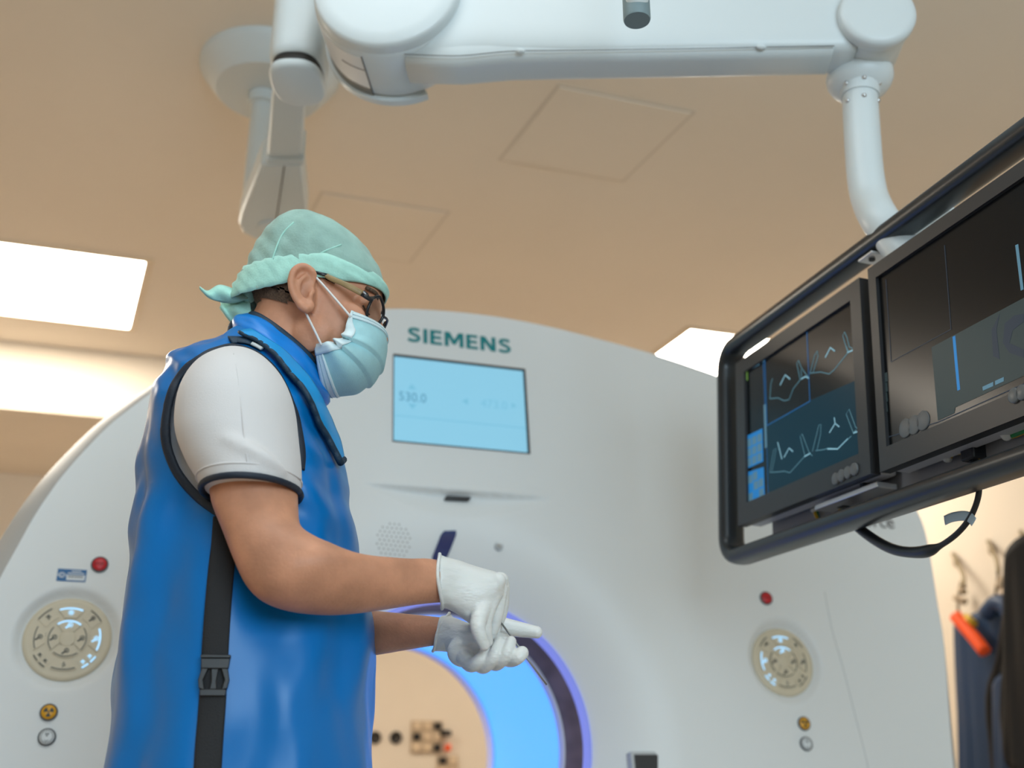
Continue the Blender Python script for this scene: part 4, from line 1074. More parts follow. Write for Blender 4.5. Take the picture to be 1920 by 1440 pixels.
# right arm (near) and left arm (far)
R_ARM = [(372, 760, 540, 770, 1.24, 0.062), (376, 840, 552, 840, 1.22, 0.058), (393, 915, 557, 905, 1.21, 0.052), (400, 950, 558, 945, 1.205, 0.050), (420, 1000, 563, 984, 1.195, 0.050), (440, 1052, 592, 1006, 1.185, 0.049), (462, 1098, 622, 1019, 1.18, 0.047), (492, 1128, 648, 1030, 1.18, 0.046),
         (540, 1146, 674, 1038, 1.19, 0.045), (606, 1153, 704, 1043, 1.21, 0.043), (666, 1150, 738, 1046, 1.23, 0.040), (725, 1142, 770, 1048, 1.25, 0.036), (785, 1133, 806, 1048, 1.275, 0.032), (842, 1128, 846, 1056, 1.30, 0.029)]
v_, f_ = loft_vf(limb(R_ARM, 4, 36)); body.add(v_, f_)
L_ARM = [(420, 780, 590, 790, 1.56, 0.06), (440, 900, 590, 900, 1.60, 0.054), (470, 1020, 600, 1010, 1.62, 0.05), (500, 1120, 620, 1080, 1.61, 0.048), (545, 1200, 640, 1115, 1.57, 0.045), (620, 1238, 660, 1135, 1.52, 0.042), (700, 1229, 704, 1145, 1.465, 0.036), (760, 1219, 762, 1151, 1.44, 0.031), (822, 1209, 830, 1158, 1.415, 0.026), (850, 1205, 856, 1162, 1.40, 0.024)]
v_, f_ = loft_vf(limb(L_ARM, 4, 32)); body.add(v_, f_)
body_o = body.build('body', M_skin, person)
remesh(body_o, 0.0023, 7)

# ---- hair below the cap: thin shell over nape and temple
hm = MB(); n = len(HR[0]); R2 = head_rings(off=0.0022)
keep = []
for i in range(len(R2) - 1):
    for j in range(n):
        q = [R2[i][j], R2[i][(j + 1) % n], R2[i + 1][(j + 1) % n], R2[i + 1][j]]
        c = sum(q, Vector()) / 4 - E0; x, y, z = c.dot(hf), c.dot(SN), c.dot(hu)
        if (z > -0.050 + 0.10 * max(0, x + 0.075) and z < 0.05 and x < 0.008) or (z > 0.006 and z < 0.05 and 0.008 <= x < 0.052 - 0.5 * max(0, 0.02 - z)):
            k = len(hm.v); hm.v += q; hm.f.append((k, k + 1, k + 2, k + 3))
hair = hm.build('hair', M_hair, person)
bm = bmesh.new(); bm.from_mesh(hair.data); bmesh.ops.remove_doubles(bm, verts=bm.verts, dist=1e-5); bm.to_mesh(hair.data); bm.free()
# eyebrow and lashes
for s in (1, -1):
    tube('eyebrow', smooth_path([HW(0.095, s * 0.018, 0.026), HW(0.094, s * 0.032, 0.030), HW(0.084, s * 0.050, 0.026)], 5), 0.0030, M_hair, hair, seg=8)
    tube('eyelash', smooth_path([HW(0.097, s * 0.024, 0.000), HW(0.0975, s * 0.034, -0.0025), HW(0.090, s * 0.046, 0.001)], 5), 0.0014, M_hair, hair, seg=8)

# ---- polo shirt: torso and sleeves
sh = MB()
v_, f_ = loft_vf(torso(0.915, upto=13, e=0.84)); sh.add(v_, f_)
R_SLV = [(430, 668, 480, 666, 1.285, 0.030), (404, 678, 505, 680, 1.27, 0.055), (366, 704, 532, 712, 1.25, 0.078), (340, 752, 550, 760, 1.235, 0.090), (334, 815, 558, 822, 1.225, 0.090), (352, 868, 563, 872, 1.218, 0.085), (374, 905, 563, 900, 1.212, 0.080), (383, 925, 561, 922, 1.21, 0.078)]
v_, f_ = loft_vf(limb(R_SLV, 5, 40)); sh.add(v_, f_)
# a few soft folds across the sleeve
for L, r in (([(356, 792, 1.168), (420, 822, 1.141), (490, 858, 1.146), (545, 886, 1.168)], 0.011), ([(362, 850, 1.166), (430, 868, 1.142), (520, 892, 1.156)], 0.009)):
    P = smooth_path([at(*p) for p in L], 6); k = len(P); v_, f_ = tube_vf(P, [max(0.001, r * math.sin(math.pi * i / (k - 1))) for i in range(k)], 10); sh.add(v_, f_)
L_SLV = [(430, 690, 540, 690, 1.50, 0.06), (405, 740, 570, 745, 1.555, 0.08), (405, 810, 590, 815, 1.575, 0.078), (415, 880, 592, 885, 1.585, 0.068), (422, 915, 590, 915, 1.59, 0.064)]
v_, f_ = loft_vf(limb(L_SLV, 5, 32)); sh.add(v_, f_)
shirt = sh.build('polo_shirt', M_shirt, person); remesh(shirt, 0.0036, 9)
sv, sf = [v.co.copy() for v in shirt.data.vertices], [tuple(p.vertices) for p in shirt.data.polygons]
shirt_bvh = bvh_of(sv, sf)
hemp = [(383.5, 924), (400, 917), (420, 911), (440, 907), (460, 904.5), (485, 904), (510, 906), (530, 910), (547, 917), (560, 925)]
hem_pts = smooth_path([on(shirt_bvh, u, v, 0.0, 1.2)[0] for u, v in hemp], 4)
c_ = at(472, 924, 1.21)
ringb = limb(R_SLV, 5, 40)[-1]
v_, f_ = tube_vf([p for p in ringb] + [ringb[0]], 0.0040, 8); mk('sleeve_trim', v_, f_, M_navy, shirt)
prev = limb(R_SLV, 5, 40)[-6]
v_, f_ = tube_vf([c + (p - q) * 0.0 for p, q, c in zip(prev, ringb, prev)] + [prev[0]], 0.0014, 6); mk('sleeve_stitch', v_, f_, M_shirt, shirt)
seam = smooth_path([on(shirt_bvh, u, v, 0.0002, 1.2)[0] for u, v in ((438, 663), (445, 700), (452, 760), (458, 820), (464, 870), (467, 902))], 5)
tube('sleeve_seam', seam, 0.0007, M_shirt, shirt, seg=6)

# ---- lead apron, armhole cut out on the near side
def fold(u, q, t):
    a = 0.0090 * noise.noise((math.cos(q) * 1.6, math.sin(q) * 1.6, t * 2.2)) + 0.0045 * noise.noise((math.cos(q) * 4.5 + 7, math.sin(q) * 4.5, t * 3.0)) * min(1, t * 2)
    return a
ARM_OPEN = [(442, 653), (430, 651), (408, 657), (387, 666), (355, 687), (333, 712), (321, 740), (314, 770), (310.5, 800), (311.5, 825), (317.5, 850), (330, 880), (347, 905), (367, 927), (385, 942), (402, 954), (440, 985), (500, 985), (545, 940), (562, 895), (564, 855), (561, 825), (555, 785), (542, 750), (525, 712), (505, 685), (480, 664), (458, 655)]
def inside(u, v, poly):
    c = False; n = len(poly)
    for i in range(n):
        (x0, y0), (x1, y1) = poly[i], poly[(i + 1) % n]
        if (y0 > v) != (y1 > v) and u < (x1 - x0) * (v - y0) / (y1 - y0) + x0: c = not c
    return c
def to_px(p):
    q = p - CAM; r = q.dot(RT); fw = q.dot(FW); F_ = fw * CT + q.z * ST; U = q.z * CT - fw * ST
    return 960 + r / F_ * FOC, 720 - U / F_ * FOC
AR = torso(1.0, per=9, n=176)
nr = len(AR); av = []
for i, ring in enumerate(AR):
    c = sum(ring, Vector()) / len(ring); t = i / nr
    for j, p in enumerate(ring):
        q = 2 * math.pi * j / len(ring); d = (p - c).normalized()
        wv = fold(0, q, t * 6)
        # long soft folds falling from chest and back
        if t > 0.28: wv += 0.006 * math.sin(q * 9 + 1.5 * math.sin(t * 5)) * min(1, (t - 0.28) * 4) * (0.4 + 0.6 * abs(math.sin(q)))
        av.append(p + d * wv)
m_ = len(AR[0]); af = []
for i in range(nr - 1):
    for j in range(m_):
        af.append((i * m_ + j, i * m_ + (j + 1) % m_, (i + 1) * m_ + (j + 1) % m_, (i + 1) * m_ + j))
apron_bvh = bvh_of(av, af)
af2 = []
for f in af:
    c = sum((av[i] for i in f), Vector()) / 4
    near = (c - at(480, 800, DC)).dot(SN) > 0.02
    if near and inside(*to_px(c), ARM_OPEN): continue
    af2.append(f)
apron = mk('lead_apron', av, af2, M_apron, person)
so = apron.modifiers.new('thick', 'SOLIDIFY'); so.thickness = 0.004; so.offset = -1
def strip(name, px, half, thick, mat, parent, bvh, off=0.0, n=6, seg=10):
    """flat band laid on a surface along a path seen from the camera"""
    P = []; N = []
    for (u, v) in [tuple(p) for p in catmull(px, n)]:
        a, b = on(bvh, u, v, off, DC); P.append(a); N.append(b)
    for _ in range(2): P = [P[0]] + [(P[i - 1] + P[i] * 2 + P[i + 1]) / 4 for i in range(1, len(P) - 1)] + [P[-1]]
    v, f = tube_vf(P, half, seg, flat=thick / half, flat_dir=N); return mk(name, v, f, mat, parent)
# armhole binding
strip('armhole_binding', [(562, 880), (564, 855), (561, 825), (555, 785), (542, 750), (525, 712), (505, 685), (480, 665), (458, 656), (442, 652), (430, 651), (408, 657), (387, 666), (355, 687), (333, 712), (321, 740), (314, 770), (310.5, 800), (311.5, 825), (317.5, 850), (330, 880), (347, 905), (367, 927), (385, 942), (402, 954), (430, 975)], 0.0062, 0.0035, M_navy, apron, apron_bvh, 0.001)
# side strap with buckle
strip('side_strap', [(424, 968), (421, 1010), (416, 1060), (410, 1130), (405, 1200), (402, 1260), (398, 1330), (392, 1400), (388, 1460), (382, 1540)], 0.0145, 0.0022, M_web, apron, apron_bvh, 0.003, seg=12)
bp, bn = on(apron_bvh, 403, 1270, 0.007, DC)
bup = (on(apron_bvh, 405, 1240, 0.007)[0] - on(apron_bvh, 400, 1300, 0.007)[0]).normalized(); bsd = bup.cross(bn).normalized()
def bpart(name, poly, d0, d1, mat=M_buckle):
    v, f = prism_vf([bp + bsd * a + bup * b for a, b in poly], bn * d0, bn * d1); return bevel(mk(name, v, f, mat, buckle if name != 'buckle' else apron, smooth=False), 0.0008, 2)
buckle = bpart('buckle', [(-0.0145, 0.008), (0.0145, 0.008), (0.0155, 0.019), (-0.0155, 0.019)], -0.003, 0.004)
bpart('buckle_bar', [(-0.016, 0.019), (0.016, 0.019), (0.016, 0.0225), (-0.016, 0.0225)], -0.003, 0.006)
for s in (-1, 1):
    bpart('buckle_prong', [(s * 0.007, 0.008), (s * 0.014, 0.008), (s * 0.0165, -0.004), (s * 0.0150, -0.013), (s * 0.0090, -0.015), (s * 0.0115, -0.004)], -0.003, 0.004)
bpart('buckle_tongue', [(-0.004, 0.008), (0.004, 0.008), (0.0025, -0.006), (0.004, -0.014), (-0.004, -0.014), (-0.0025, -0.006)], -0.003, 0.003)
bpart('buckle_foot', [(-0.0140, -0.014), (0.0140, -0.014), (0.0135, -0.021), (-0.0135, -0.021)], -0.003, 0.0035)

# ---- bib flap that hangs from the collar over the chest
Lf = catmull([(448, 634), (480, 650), (495, 661), (515, 681), (533, 705), (555, 731), (572, 761), (588, 796), (606, 831), (627, 872)], 6)
Rf = catmull([(470, 630), (520, 664), (548, 692), (572, 720), (590, 750), (598, 768), (606, 785), (616, 810), (625, 832), (632, 866)], 6)
bv = []; nb = 10
for a, b in zip(Lf, Rf):
    for k in range(nb):
        q = a + (b - a) * k / (nb - 1); p, nn = on(apron_bvh, q[0], q[1], 0.009, DC); bv.append(p)
bf = [(i * nb + k, i * nb + k + 1, (i + 1) * nb + k + 1, (i + 1) * nb + k) for i in range(len(Lf) - 1) for k in range(nb - 1)]
bib = mk('bib', bv, bf, M_bib, person); so = bib.modifiers.new('thick', 'SOLIDIFY'); so.thickness = 0.005; so.offset = 0
e1 = [bv[i * nb] for i in range(len(Lf))]
e1 = [p + SN * (0.0016 * math.sin(i * 1.7)) for i, p in enumerate(e1)]
tube('bib_binding', e1, [0.0026 + 0.0022 * i / len(e1) for i in range(len(e1))], M_navy2, bib, seg=10)
e2 = [bv[(len(Lf) - 1) * nb + k] for k in range(nb)]; tube('bib_binding', e2, 0.005, M_navy2, bib, seg=10)
# shoulder strap label patch
strip('shoulder_patch', [(430, 641), (452, 641), (474, 646), (494, 657)], 0.0085, 0.0018, M_navy2, apron, apron_bvh, 0.0035, seg=12)
M_patchw = material('patch_white', (0.55, 0.58, 0.58), rough=0.6)
strip('patch_print', [(470, 650), (480, 655), (490, 661)], 0.0035, 0.002, M_patchw, apron, apron_bvh, 0.0055, seg=8)

# ---- thyroid collar
def cring(p1, p2, w, n=72): return sec(p1, p2, DC, w, n, 0.95)
CT_ = [cring((470, 604), (606, 706), 0.069), cring((461, 613), (607, 722), 0.076), cring((452, 624), (606, 738), 0.084), cring((447, 634), (598, 748), 0.089)]
rings = []
for i in range(len(CT_) - 1):
    for k in range(4): rings.append([a.lerp(b, k / 4) for a, b in zip(CT_[i], CT_[i + 1])])
rings.append(CT_[-1])
cv = []
for i, r in enumerate(rings):
    c = sum(r, Vector()) / len(r)
    for j, p in enumerate(r):
        q = 2 * math.pi * j / len(r); d = (p - c).normalized(); t = i / (len(rings) - 1)
        cv.append(p + d * (0.006 * math.sin(math.pi * t) + 0.004 * noise.noise((q * 2.0, t * 3, 3)) + 0.0025 * math.sin(q * 7 + t * 4) * math.sin(math.pi * t)))
n = len(rings[0]); cf = [(i * n + j, i * n + (j + 1) % n, (i + 1) * n + (j + 1) % n, (i + 1) * n + j) for i in range(len(rings) - 1) for j in range(n)]
M_collar = material('collar_blue', (0.0, 0.22, 0.70), rough=0.36, spec=0.5, bump=0.1, bump_scale=60.0)
collar = mk('thyroid_collar', cv, cf, M_collar, person); so = collar.modifiers.new('thick', 'SOLIDIFY'); so.thickness = 0.006; so.offset = 0
for r, nm, rad in ((rings[0], 'collar_binding', 0.0072), (rings[-1], 'collar_binding', 0.0060)):
    v_, f_ = tube_vf(list(r) + [r[0]], rad, 10, caps=False, flat=0.55, flat_dir=[((p - sum(r, Vector()) / len(r)).normalized()) for p in list(r) + [r[0]]]); mk(nm, v_, f_, M_navy2, collar)
cl = MB()
for (p, r) in ((at(449, 622, DC - 0.02), 0.016), (at(441, 630, DC - 0.01), 0.012), (at(461, 610, DC - 0.03), 0.011)):
    v_, f_ = ell_vf(p, r, r * 1.6, r * 1.1); cl.add(v_, f_)
co = cl.build('collar_fastener', M_navy2, collar); remesh(co, 0.002, 4)

# ---- surgical cap
CAPP = [(-0.075, 0.10, -0.096, 0.066), (-0.05, 0.108, -0.101, 0.072), (-0.022, 0.110, -0.104, 0.0755), (0.012, 0.101, -0.105, 0.077), (0.031, 0.1015, -0.1065, 0.079), (0.051, 0.0965, -0.1055, 0.079), (0.076, 0.075, -0.1005, 0.074), (0.095, 0.045, -0.090, 0.061), (0.106, 0.010, -0.070, 0.044), (0.1105, -0.025, -0.052, 0.016)]
_cz = np.array([p[0] for p in CAPP])
def cap_pt(ang, z, off=0.0):
    f, b, w = (np.interp(z, _cz, [p[k] for p in CAPP]) for k in (1, 2, 3))
    ca, sa = math.cos(ang), math.sin(ang); cx, hx = (f + b) / 2, (f - b) / 2
    return (cx + (hx + off) * math.copysign(abs(ca) ** 0.95, ca), (w + off) * sa)
def hem_z(x):
    return float(np.interp(x, [-0.11, -0.09, -0.06, -0.03, 0.0, 0.02, 0.035, 0.055, 0.08, 0.10, 0.115], [-0.060, -0.057, -0.046, -0.030, -0.010, 0.004, 0.010, 0.017, 0.031, 0.042, 0.045]))
def cap_surface(s0, s1, off, rows, n=120, wrinkle=0.0, flare=0.0):
    out = []
    for i in range(rows + 1):
        s = s0 + (s1 - s0) * i / rows; ring = []
        for j in range(n):
            a = 2 * math.pi * j / n
            x0, _ = cap_pt(a, 0.0); hz = hem_z(x0); z = hz + (0.1105 - hz) * (1 - (1 - s) ** 1.5) if s > 0 else hz
            x, y = cap_pt(a, z, off)
            w = wrinkle * (noise.noise((x * 34 + z * 20, y * 30, z * 26)) + 0.8 * noise.noise((x * 16 + 5, y * 14, z * 12))) * min(1, s * 5 + 0.15)
            # gathers running back to the knot
            if x < 0.02: w += wrinkle * 0.9 * math.sin((z * 1.0 + x * 0.55) * 260) * max(0, min(1, (-x + 0.02) / 0.09)) * max(0, 1 - s * 1.5)
            p = HW(x, y, z); c = HW(0.0, 0, 0.0); p = p + (p - c).normalized() * w
            ring.append(p)
        out.append(ring)
    return out
v_, f_ = loft_vf(cap_surface(0.0, 1.0, 0.0, 44, wrinkle=0.0030), caps=False)
top = len(v_); v_.append(HW(-0.038, 0, 0.1112)); f_ += [(top - 120 + j, top - 120 + (j + 1) % 120, top) for j in range(120)]
cap = mk('surgical_cap', v_, f_, M_cap, person)
def band_rings(n=120, rows=8):
    out = []
    for i in range(rows + 1):
        t = i / rows; ring = []
        for j in range(n):
            a = 2 * math.pi * j / n; x0, _ = cap_pt(a, 0.0); hz = hem_z(x0); wd = float(np.interp(x0, [-0.11, -0.05, 0.0, 0.05, 0.115], [0.05, 0.050, 0.042, 0.030, 0.014]))
            z = hz - 0.002 + wd * t; off = 0.0022 * math.sin(math.pi * min(1, t * 1.0)) ** 0.5 + 0.0010
            x, y = cap_pt(a, z, off); w = 0.0016 * noise.noise((x * 30, y * 30, z * 90)) + (0.0016 * math.sin(z * 420 + x * 210) if x < 0.0 else 0.0006 * math.sin(z * 500))
            p = HW(x, y, z); ring.append(p + (p - HW(0, 0, 0)).normalized() * w)
        out.append(ring)
    return out
v_, f_ = loft_vf(band_rings(), caps=False); bd = mk('cap_hem', v_, f_, M_capband, cap); so = bd.modifiers.new('thick', 'SOLIDIFY'); so.thickness = 0.0015
# seams over the crown
for L in ([(551, 417), (532, 436), (522, 455), (513, 480), (507, 500)], [(592, 482), (607, 472), (640, 459)]):
    cbv = cap_bvh if 'cap_bvh' in globals() else None
    if cbv is None: cap_bvh = cbv = bvh_of(v_ if False else [q.co.copy() for q in cap.data.vertices], [tuple(q.vertices) for q in cap.data.polygons])
    tube('cap_fold', smooth_path([on(cbv, u, v, 0.0004, DC)[0] for u, v in L], 5), 0.0012, M_capband, cap, seg=8)
# knot and two tails
kc = at(467, 553, DC - 0.010)
v_, f_ = ell_vf(kc, 0.010, 0.013, 0.011); mk('cap_knot', v_, f_, M_capband, cap)
def tail(px_top, px_bot, D0, D1, bulge):
    A_ = catmull(px_top, 6); B_ = catmull(px_bot, 6); vs = []; nb = 8; N = len(A_)
    for i, (a, b) in enumerate(zip(A_, B_)):
        t = i / (N - 1)
        for k in range(nb):
            s = k / (nb - 1); q = a + (b - a) * s
            vs.append(at(q[0], q[1], D0 + (D1 - D0) * t - bulge * math.sin(math.pi * s) * (0.3 + t) + 0.004 * math.sin(t * 9 + s * 4)))
    fs = [(i * nb + k, i * nb + k + 1, (i + 1) * nb + k + 1, (i + 1) * nb + k) for i in range(N - 1) for k in range(nb - 1)]
    o = mk('cap_tail', vs, fs, M_capband, cap); s_ = o.modifiers.new('thick', 'SOLIDIFY'); s_.thickness = 0.0012; return o
tail([(470, 547), (441, 543), (411.5, 535), (390, 546), (373.5, 538)], [(464, 560), (440, 567), (414, 566), (392, 558), (375, 541)], DC - 0.015, DC - 0.035, 0.012)
tail([(468, 556), (440, 560), (418, 563), (414, 570)], [(472, 596), (452, 604), (436, 606), (413, 578)], DC - 0.010, DC + 0.015, 0.014)

# ---- face mask
Mm = catmull([(723, 626), (724, 645), (720, 668), (711, 689), (696, 707), (671, 724), (644, 732.5), (612, 738)], 7)
Nm = catmull([(659, 586), (651, 608), (646, 626), (640, 635), (630, 640), (618, 643), (605, 645), (593, 647)], 7)
WM = 0.068
mask_v = []; na = 44; K = len(Mm)
for i in range(K):
    t = i / (K - 1)
    Pm = at(*Mm[i], DC); w = WM * (0.92 + 0.08 * math.sin(math.pi * t)) - 0.012 * max(0, t - 0.8) / 0.2
    Pn = at(*Nm[i], DC - w); cN = Pn - SN * w
    for k in range(na):
        a = -math.pi / 2 + math.pi * k / (na - 1); ca, sa = math.cos(a), math.sin(a)
        p = cN + (Pm - cN) * (abs(ca) ** (0.8 + 1.0 * max(0.0, 1 - t / 0.22))) + SN * (w * math.copysign(abs(sa) ** 0.9, sa))
        # three pleats that fade towards the bridge and the nose
        pl = 0.0
        if 0.18 < t < 0.80:
            sw = ((t - 0.18) / 0.62 * 3.0) % 1.0; pl = (sw - 0.5) * 0.013 * (1 - abs(ca) ** 2.2 * 0.85) * min(1, (t - 0.18) * 10) * min(1, (0.80 - t) * 10)
        d = (p - (cN + (Pm - cN) * 0.2)).normalized(); mask_v.append(p + d * pl)
mask_f = [(i * na + k, i * na + k + 1, (i + 1) * na + k + 1, (i + 1) * na + k) for i in range(K - 1) for k in range(na - 1)]
mask = mk('face_mask', mask_v, mask_f, M_mask, person); so = mask.modifiers.new('thick', 'SOLIDIFY'); so.thickness = 0.0014; so.offset = 1
def mrow(i): return [mask_v[i * na + k] for k in range(na)]
def mcol(k): return [mask_v[i * na + k] for i in range(K)]
mcen = sum(mask_v, Vector()) / len(mask_v)
def mband(name, rows_, off, mat):
    vs = []; 
    for r in rows_: vs += [p + (p - mcen).normalized() * off for p in r]
    n = len(rows_[0]); fs = [(i * n + k, i * n + k + 1, (i + 1) * n + k + 1, (i + 1) * n + k) for i in range(len(rows_) - 1) for k in range(n - 1)]
    o = mk(name, vs, fs, mat, mask); s_ = o.modifiers.new('thick', 'SOLIDIFY'); s_.thickness = 0.0012; return o
mband('top_hem', [mrow(i) for i in range(0, 5)], 0.0030, M_maskhem)
mband('bottom_hem', [mrow(i) for i in range(K - 6, K)], 0.0032, M_maskhem)
mband('side_hem', [mcol(k) for k in range(na - 4, na)], 0.0030, M_maskhem)
mband('side_hem', [mcol(k) for k in range(0, 4)], 0.0030, M_maskhem)
st = MB()
for i in (2, 4):
    r = mrow(i)
    for k in range(4, na - 4):
        for h in (0.2, 0.7):
            p = r[k].lerp(r[k + 1], h); p = p + (p - mcen).normalized() * 0.0036; v, f = ell_vf(p, 0.0006, 0.0006, 0.0006, nu=6, nv=4); st.add(v, f)
for i in (K - 3, K - 5):
    r = mrow(i)
    for k in range(4, na - 2):
        for h in (0.2, 0.7):
            p = r[k].lerp(r[k + 1], h); p = p + (p - mcen).normalized() * 0.0036; v, f = ell_vf(p, 0.0006, 0.0006, 0.0006, nu=6, nv=4); st.add(v, f)
o = st.build('stitch_dots', M_stitch, mask); o['kind'] = 'stuff'
for s in (1, -1):
    def side(u, v, w): 
        x, z = HC(u, v, 0.074); return HW(x, s * w, z)
    tube('ear_loop', smooth_path([side(587, 516, 0.078), side(604, 533, 0.0765), side(631, 563, 0.0745), side(657, 592, 0.070)], 6), 0.0016, M_cord, mask, seg=8)
    tube('ear_loop', smooth_path([side(573, 586, 0.079), side(575, 590, 0.0775), side(590, 620, 0.074), side(602, 645, 0.070)], 6), 0.0016, M_cord, mask, seg=8)

# ---- glasses
M_gframe = material('glasses_black', (0.012, 0.014, 0.018), rough=0.3)
M_temple = material('glasses_horn', (0.30, 0.20, 0.085), rough=0.4, noise_amt=0.2, noise_scale=60.0)
M_hinge = material('glasses_steel', (0.35, 0.36, 0.38), rough=0.3, metal=1.0)
M_lens = bpy.data.materials.new('glasses_lens'); M_lens.use_nodes = True
nt = M_lens.node_tree; nt.nodes.clear()
out = nt.nodes.new('ShaderNodeOutputMaterial'); mx_ = nt.nodes.new('ShaderNodeMixShader'); tr = nt.nodes.new('ShaderNodeBsdfTransparent'); gl = nt.nodes.new('ShaderNodeBsdfGlossy'); fr_n = nt.nodes.new('ShaderNodeFresnel')
gl.inputs['Roughness'].default_value = 0.05; fr_n.inputs['IOR'].default_value = 1.6; tr.inputs['Color'].default_value = (0.93, 0.95, 0.95, 1)
mx_.inputs[0].default_value = 0.07; nt.links.new(tr.outputs[0], mx_.inputs[1]); nt.links.new(gl.outputs[0], mx_.inputs[2]); nt.links.new(mx_.outputs[0], out.inputs[0])
rim_px = [(701, 558), (708, 556), (713, 558), (718.5, 573), (719, 590), (712, 604), (698, 614.5), (693, 612), (689, 603), (688, 585), (694, 568)]
wrap = math.radians(20)
ln = (hf * math.cos(wrap) + SN * math.sin(wrap)).normalized()
LP0 = HW(0.1165, 0.008, 0.006)
rim = [hit(u, v, LP0, ln) for u, v in rim_px]
rim_s = [Vector(p) for p in catmull([tuple(p) for p in rim + [rim[0]]], 5)]
rimn = rim_s
def mirror(p): q = p - E0; return p - SN * (2 * q.dot(SN))
glasses = None
for s in (0, 1):
    R_ = [mirror(p) if s else p for p in rimn]
    o = tube('glasses', R_, 0.0021, M_gframe, person, seg=10, caps=False) if s == 0 else tube('rim', R_, 0.0021, M_gframe, glasses, seg=10, caps=False)
    if s == 0: glasses = o
    nn = ln if s == 0 else (ln - SN * (2 * ln.dot(SN)))
    v_, f_ = prism_vf(R_[:-1], nn * -0.0004, nn * 0.0004); mk('lens', v_, f_, M_lens, glasses, smooth=False)
b0 = max(rimn[:-1], key=lambda p: -((p - E0).dot(SN)) + 0.2 * (p - E0).dot(hu))
tube('bridge', smooth_path([b0, (b0 + mirror(b0)) / 2 + hf * 0.003 + hu * 0.003, mirror(b0)], 6), 0.0019, M_gframe, glasses, seg=8)
for s in (1, -1):
    def T_(u, v, w):
        x, z = HC(u, v, 0.074); return HW(x, s * w, z)
    P = [T_(612, 517, 0.0770), T_(619, 523, 0.0780), T_(650, 536, 0.0765), T_(680, 550, 0.0725)]
    v_, f_ = tube_vf(smooth_path(P, 5), [0.0028] + [0.0036] * 4 + [0.0040] * 5 + [0.0045] * 6, 10, flat=0.4, flat_dir=SN); mk('temple', v_, f_, M_temple, glasses)
    v_, f_ = tube_vf([T_(590, 512, 0.0775), T_(614, 518, 0.0775)], 0.0024, 8, flat=0.5, flat_dir=SN); mk('temple_tip', v_, f_, M_gframe, glasses)
    e_ = T_(698, 560, 0.060); P = [T_(679, 549, 0.0735), T_(686, 553, 0.0715), T_(692, 557, 0.067), (rimn[0] if s == 1 else mirror(rimn[0]))]
    v_, f_ = tube_vf(P, [0.0046, 0.0046, 0.0046, 0.0030], 10, flat=0.55, flat_dir=SN); mk('hinge', v_, f_, M_gframe, glasses)
    v_, f_ = tube_vf([T_(681, 549.5, 0.0765), T_(689, 554, 0.0735)], 0.0014, 8); mk('hinge_pin', v_, f_, M_hinge, glasses)

# ---- gloves
def chain(m, pts, rad, per=5, seg=14):
    P = smooth_path([at(*p) for p in pts], per); k = len(P)
    R_ = np.interp(np.linspace(0, 1, k), np.linspace(0, 1, len(rad)), rad)
    v, f = tube_vf(P, list(R_), seg); m.add(v, f)
    for q, r in ((P[-1], R_[-1]), (P[0], R_[0])): v, f = ell_vf(q, r, r, r, nu=14, nv=8); m.add(v, f)
gr_ = MB()
PALM_R = [(826, 1041, 829, 1140, 1.298, 0.0375), (838, 1046, 838, 1141, 1.30, 0.0360), (860, 1051, 858, 1152, 1.305, 0.031), (886, 1060, 876, 1166, 1.312, 0.032), (912, 1068, 890, 1174, 1.318, 0.034), (934, 1075, 902, 1172, 1.324, 0.035), (946, 1092, 914, 1164, 1.33, 0.033), (948, 1112, 928, 1150, 1.333, 0.024)]
v_, f_ = loft_vf(limb(PALM_R, 4, 36, 0.9)); gr_.add(v_, f_)
chain(gr_, [(908, 1130, 1.300), (896, 1168, 1.286), (900, 1192, 1.287), (908, 1210, 1.293)], [0.0115, 0.0098, 0.0085, 0.0070])          # little finger
chain(gr_, [(922, 1118, 1.308), (909, 1160, 1.300), (910, 1186, 1.304), (914, 1203, 1.312)], [0.0115, 0.0100, 0.0088, 0.0072])          # ring finger
chain(gr_, [(934, 1106, 1.325), (930, 1146, 1.326), (925, 1170, 1.330), (920, 1192, 1.334)], [0.0125, 0.0105, 0.0092, 0.0074])          # middle finger
chain(gr_, [(938, 1098, 1.345), (938, 1140, 1.356), (932, 1165, 1.360), (926, 1186, 1.360)], [0.0125, 0.0105, 0.0092, 0.0074])          # index finger
chain(gr_, [(868, 1110, 1.338), (888, 1140, 1.358), (908, 1168, 1.366), (922, 1186, 1.366)], [0.015, 0.0130, 0.0108, 0.0080])          # thumb
for (u, v, D, r) in ((934, 1089, 1.310, 0.0100), (938, 1088, 1.330, 0.0105), (935, 1087, 1.350, 0.0100), (922, 1102, 1.301, 0.0100)):
    v_, f_ = ell_vf(at(u, v, D), r, r, r); gr_.add(v_, f_)
glove_r = gr_.build('glove', M_glove, person); remesh(glove_r, 0.0014, 9)
glove_r['label'] = 'white latex glove on the nearer, pinching hand'
cr = sec((824, 1040), (829, 1141), 1.297, 0.0385, 40)
v_, f_ = tube_vf([p + RT * (0.0012 * math.sin(i * 0.47)) for i, p in enumerate(cr)] + [cr[0]], 0.0022, 8, caps=False); mk('cuff_bead', v_, f_, M_glove, glove_r)
cf_ = [sec((800, 1043), (806, 1135), 1.286, 0.036, 40), sec((812, 1041), (817, 1137), 1.291, 0.0350, 40), sec((824, 1040), (829, 1141), 1.297, 0.0335, 40)]
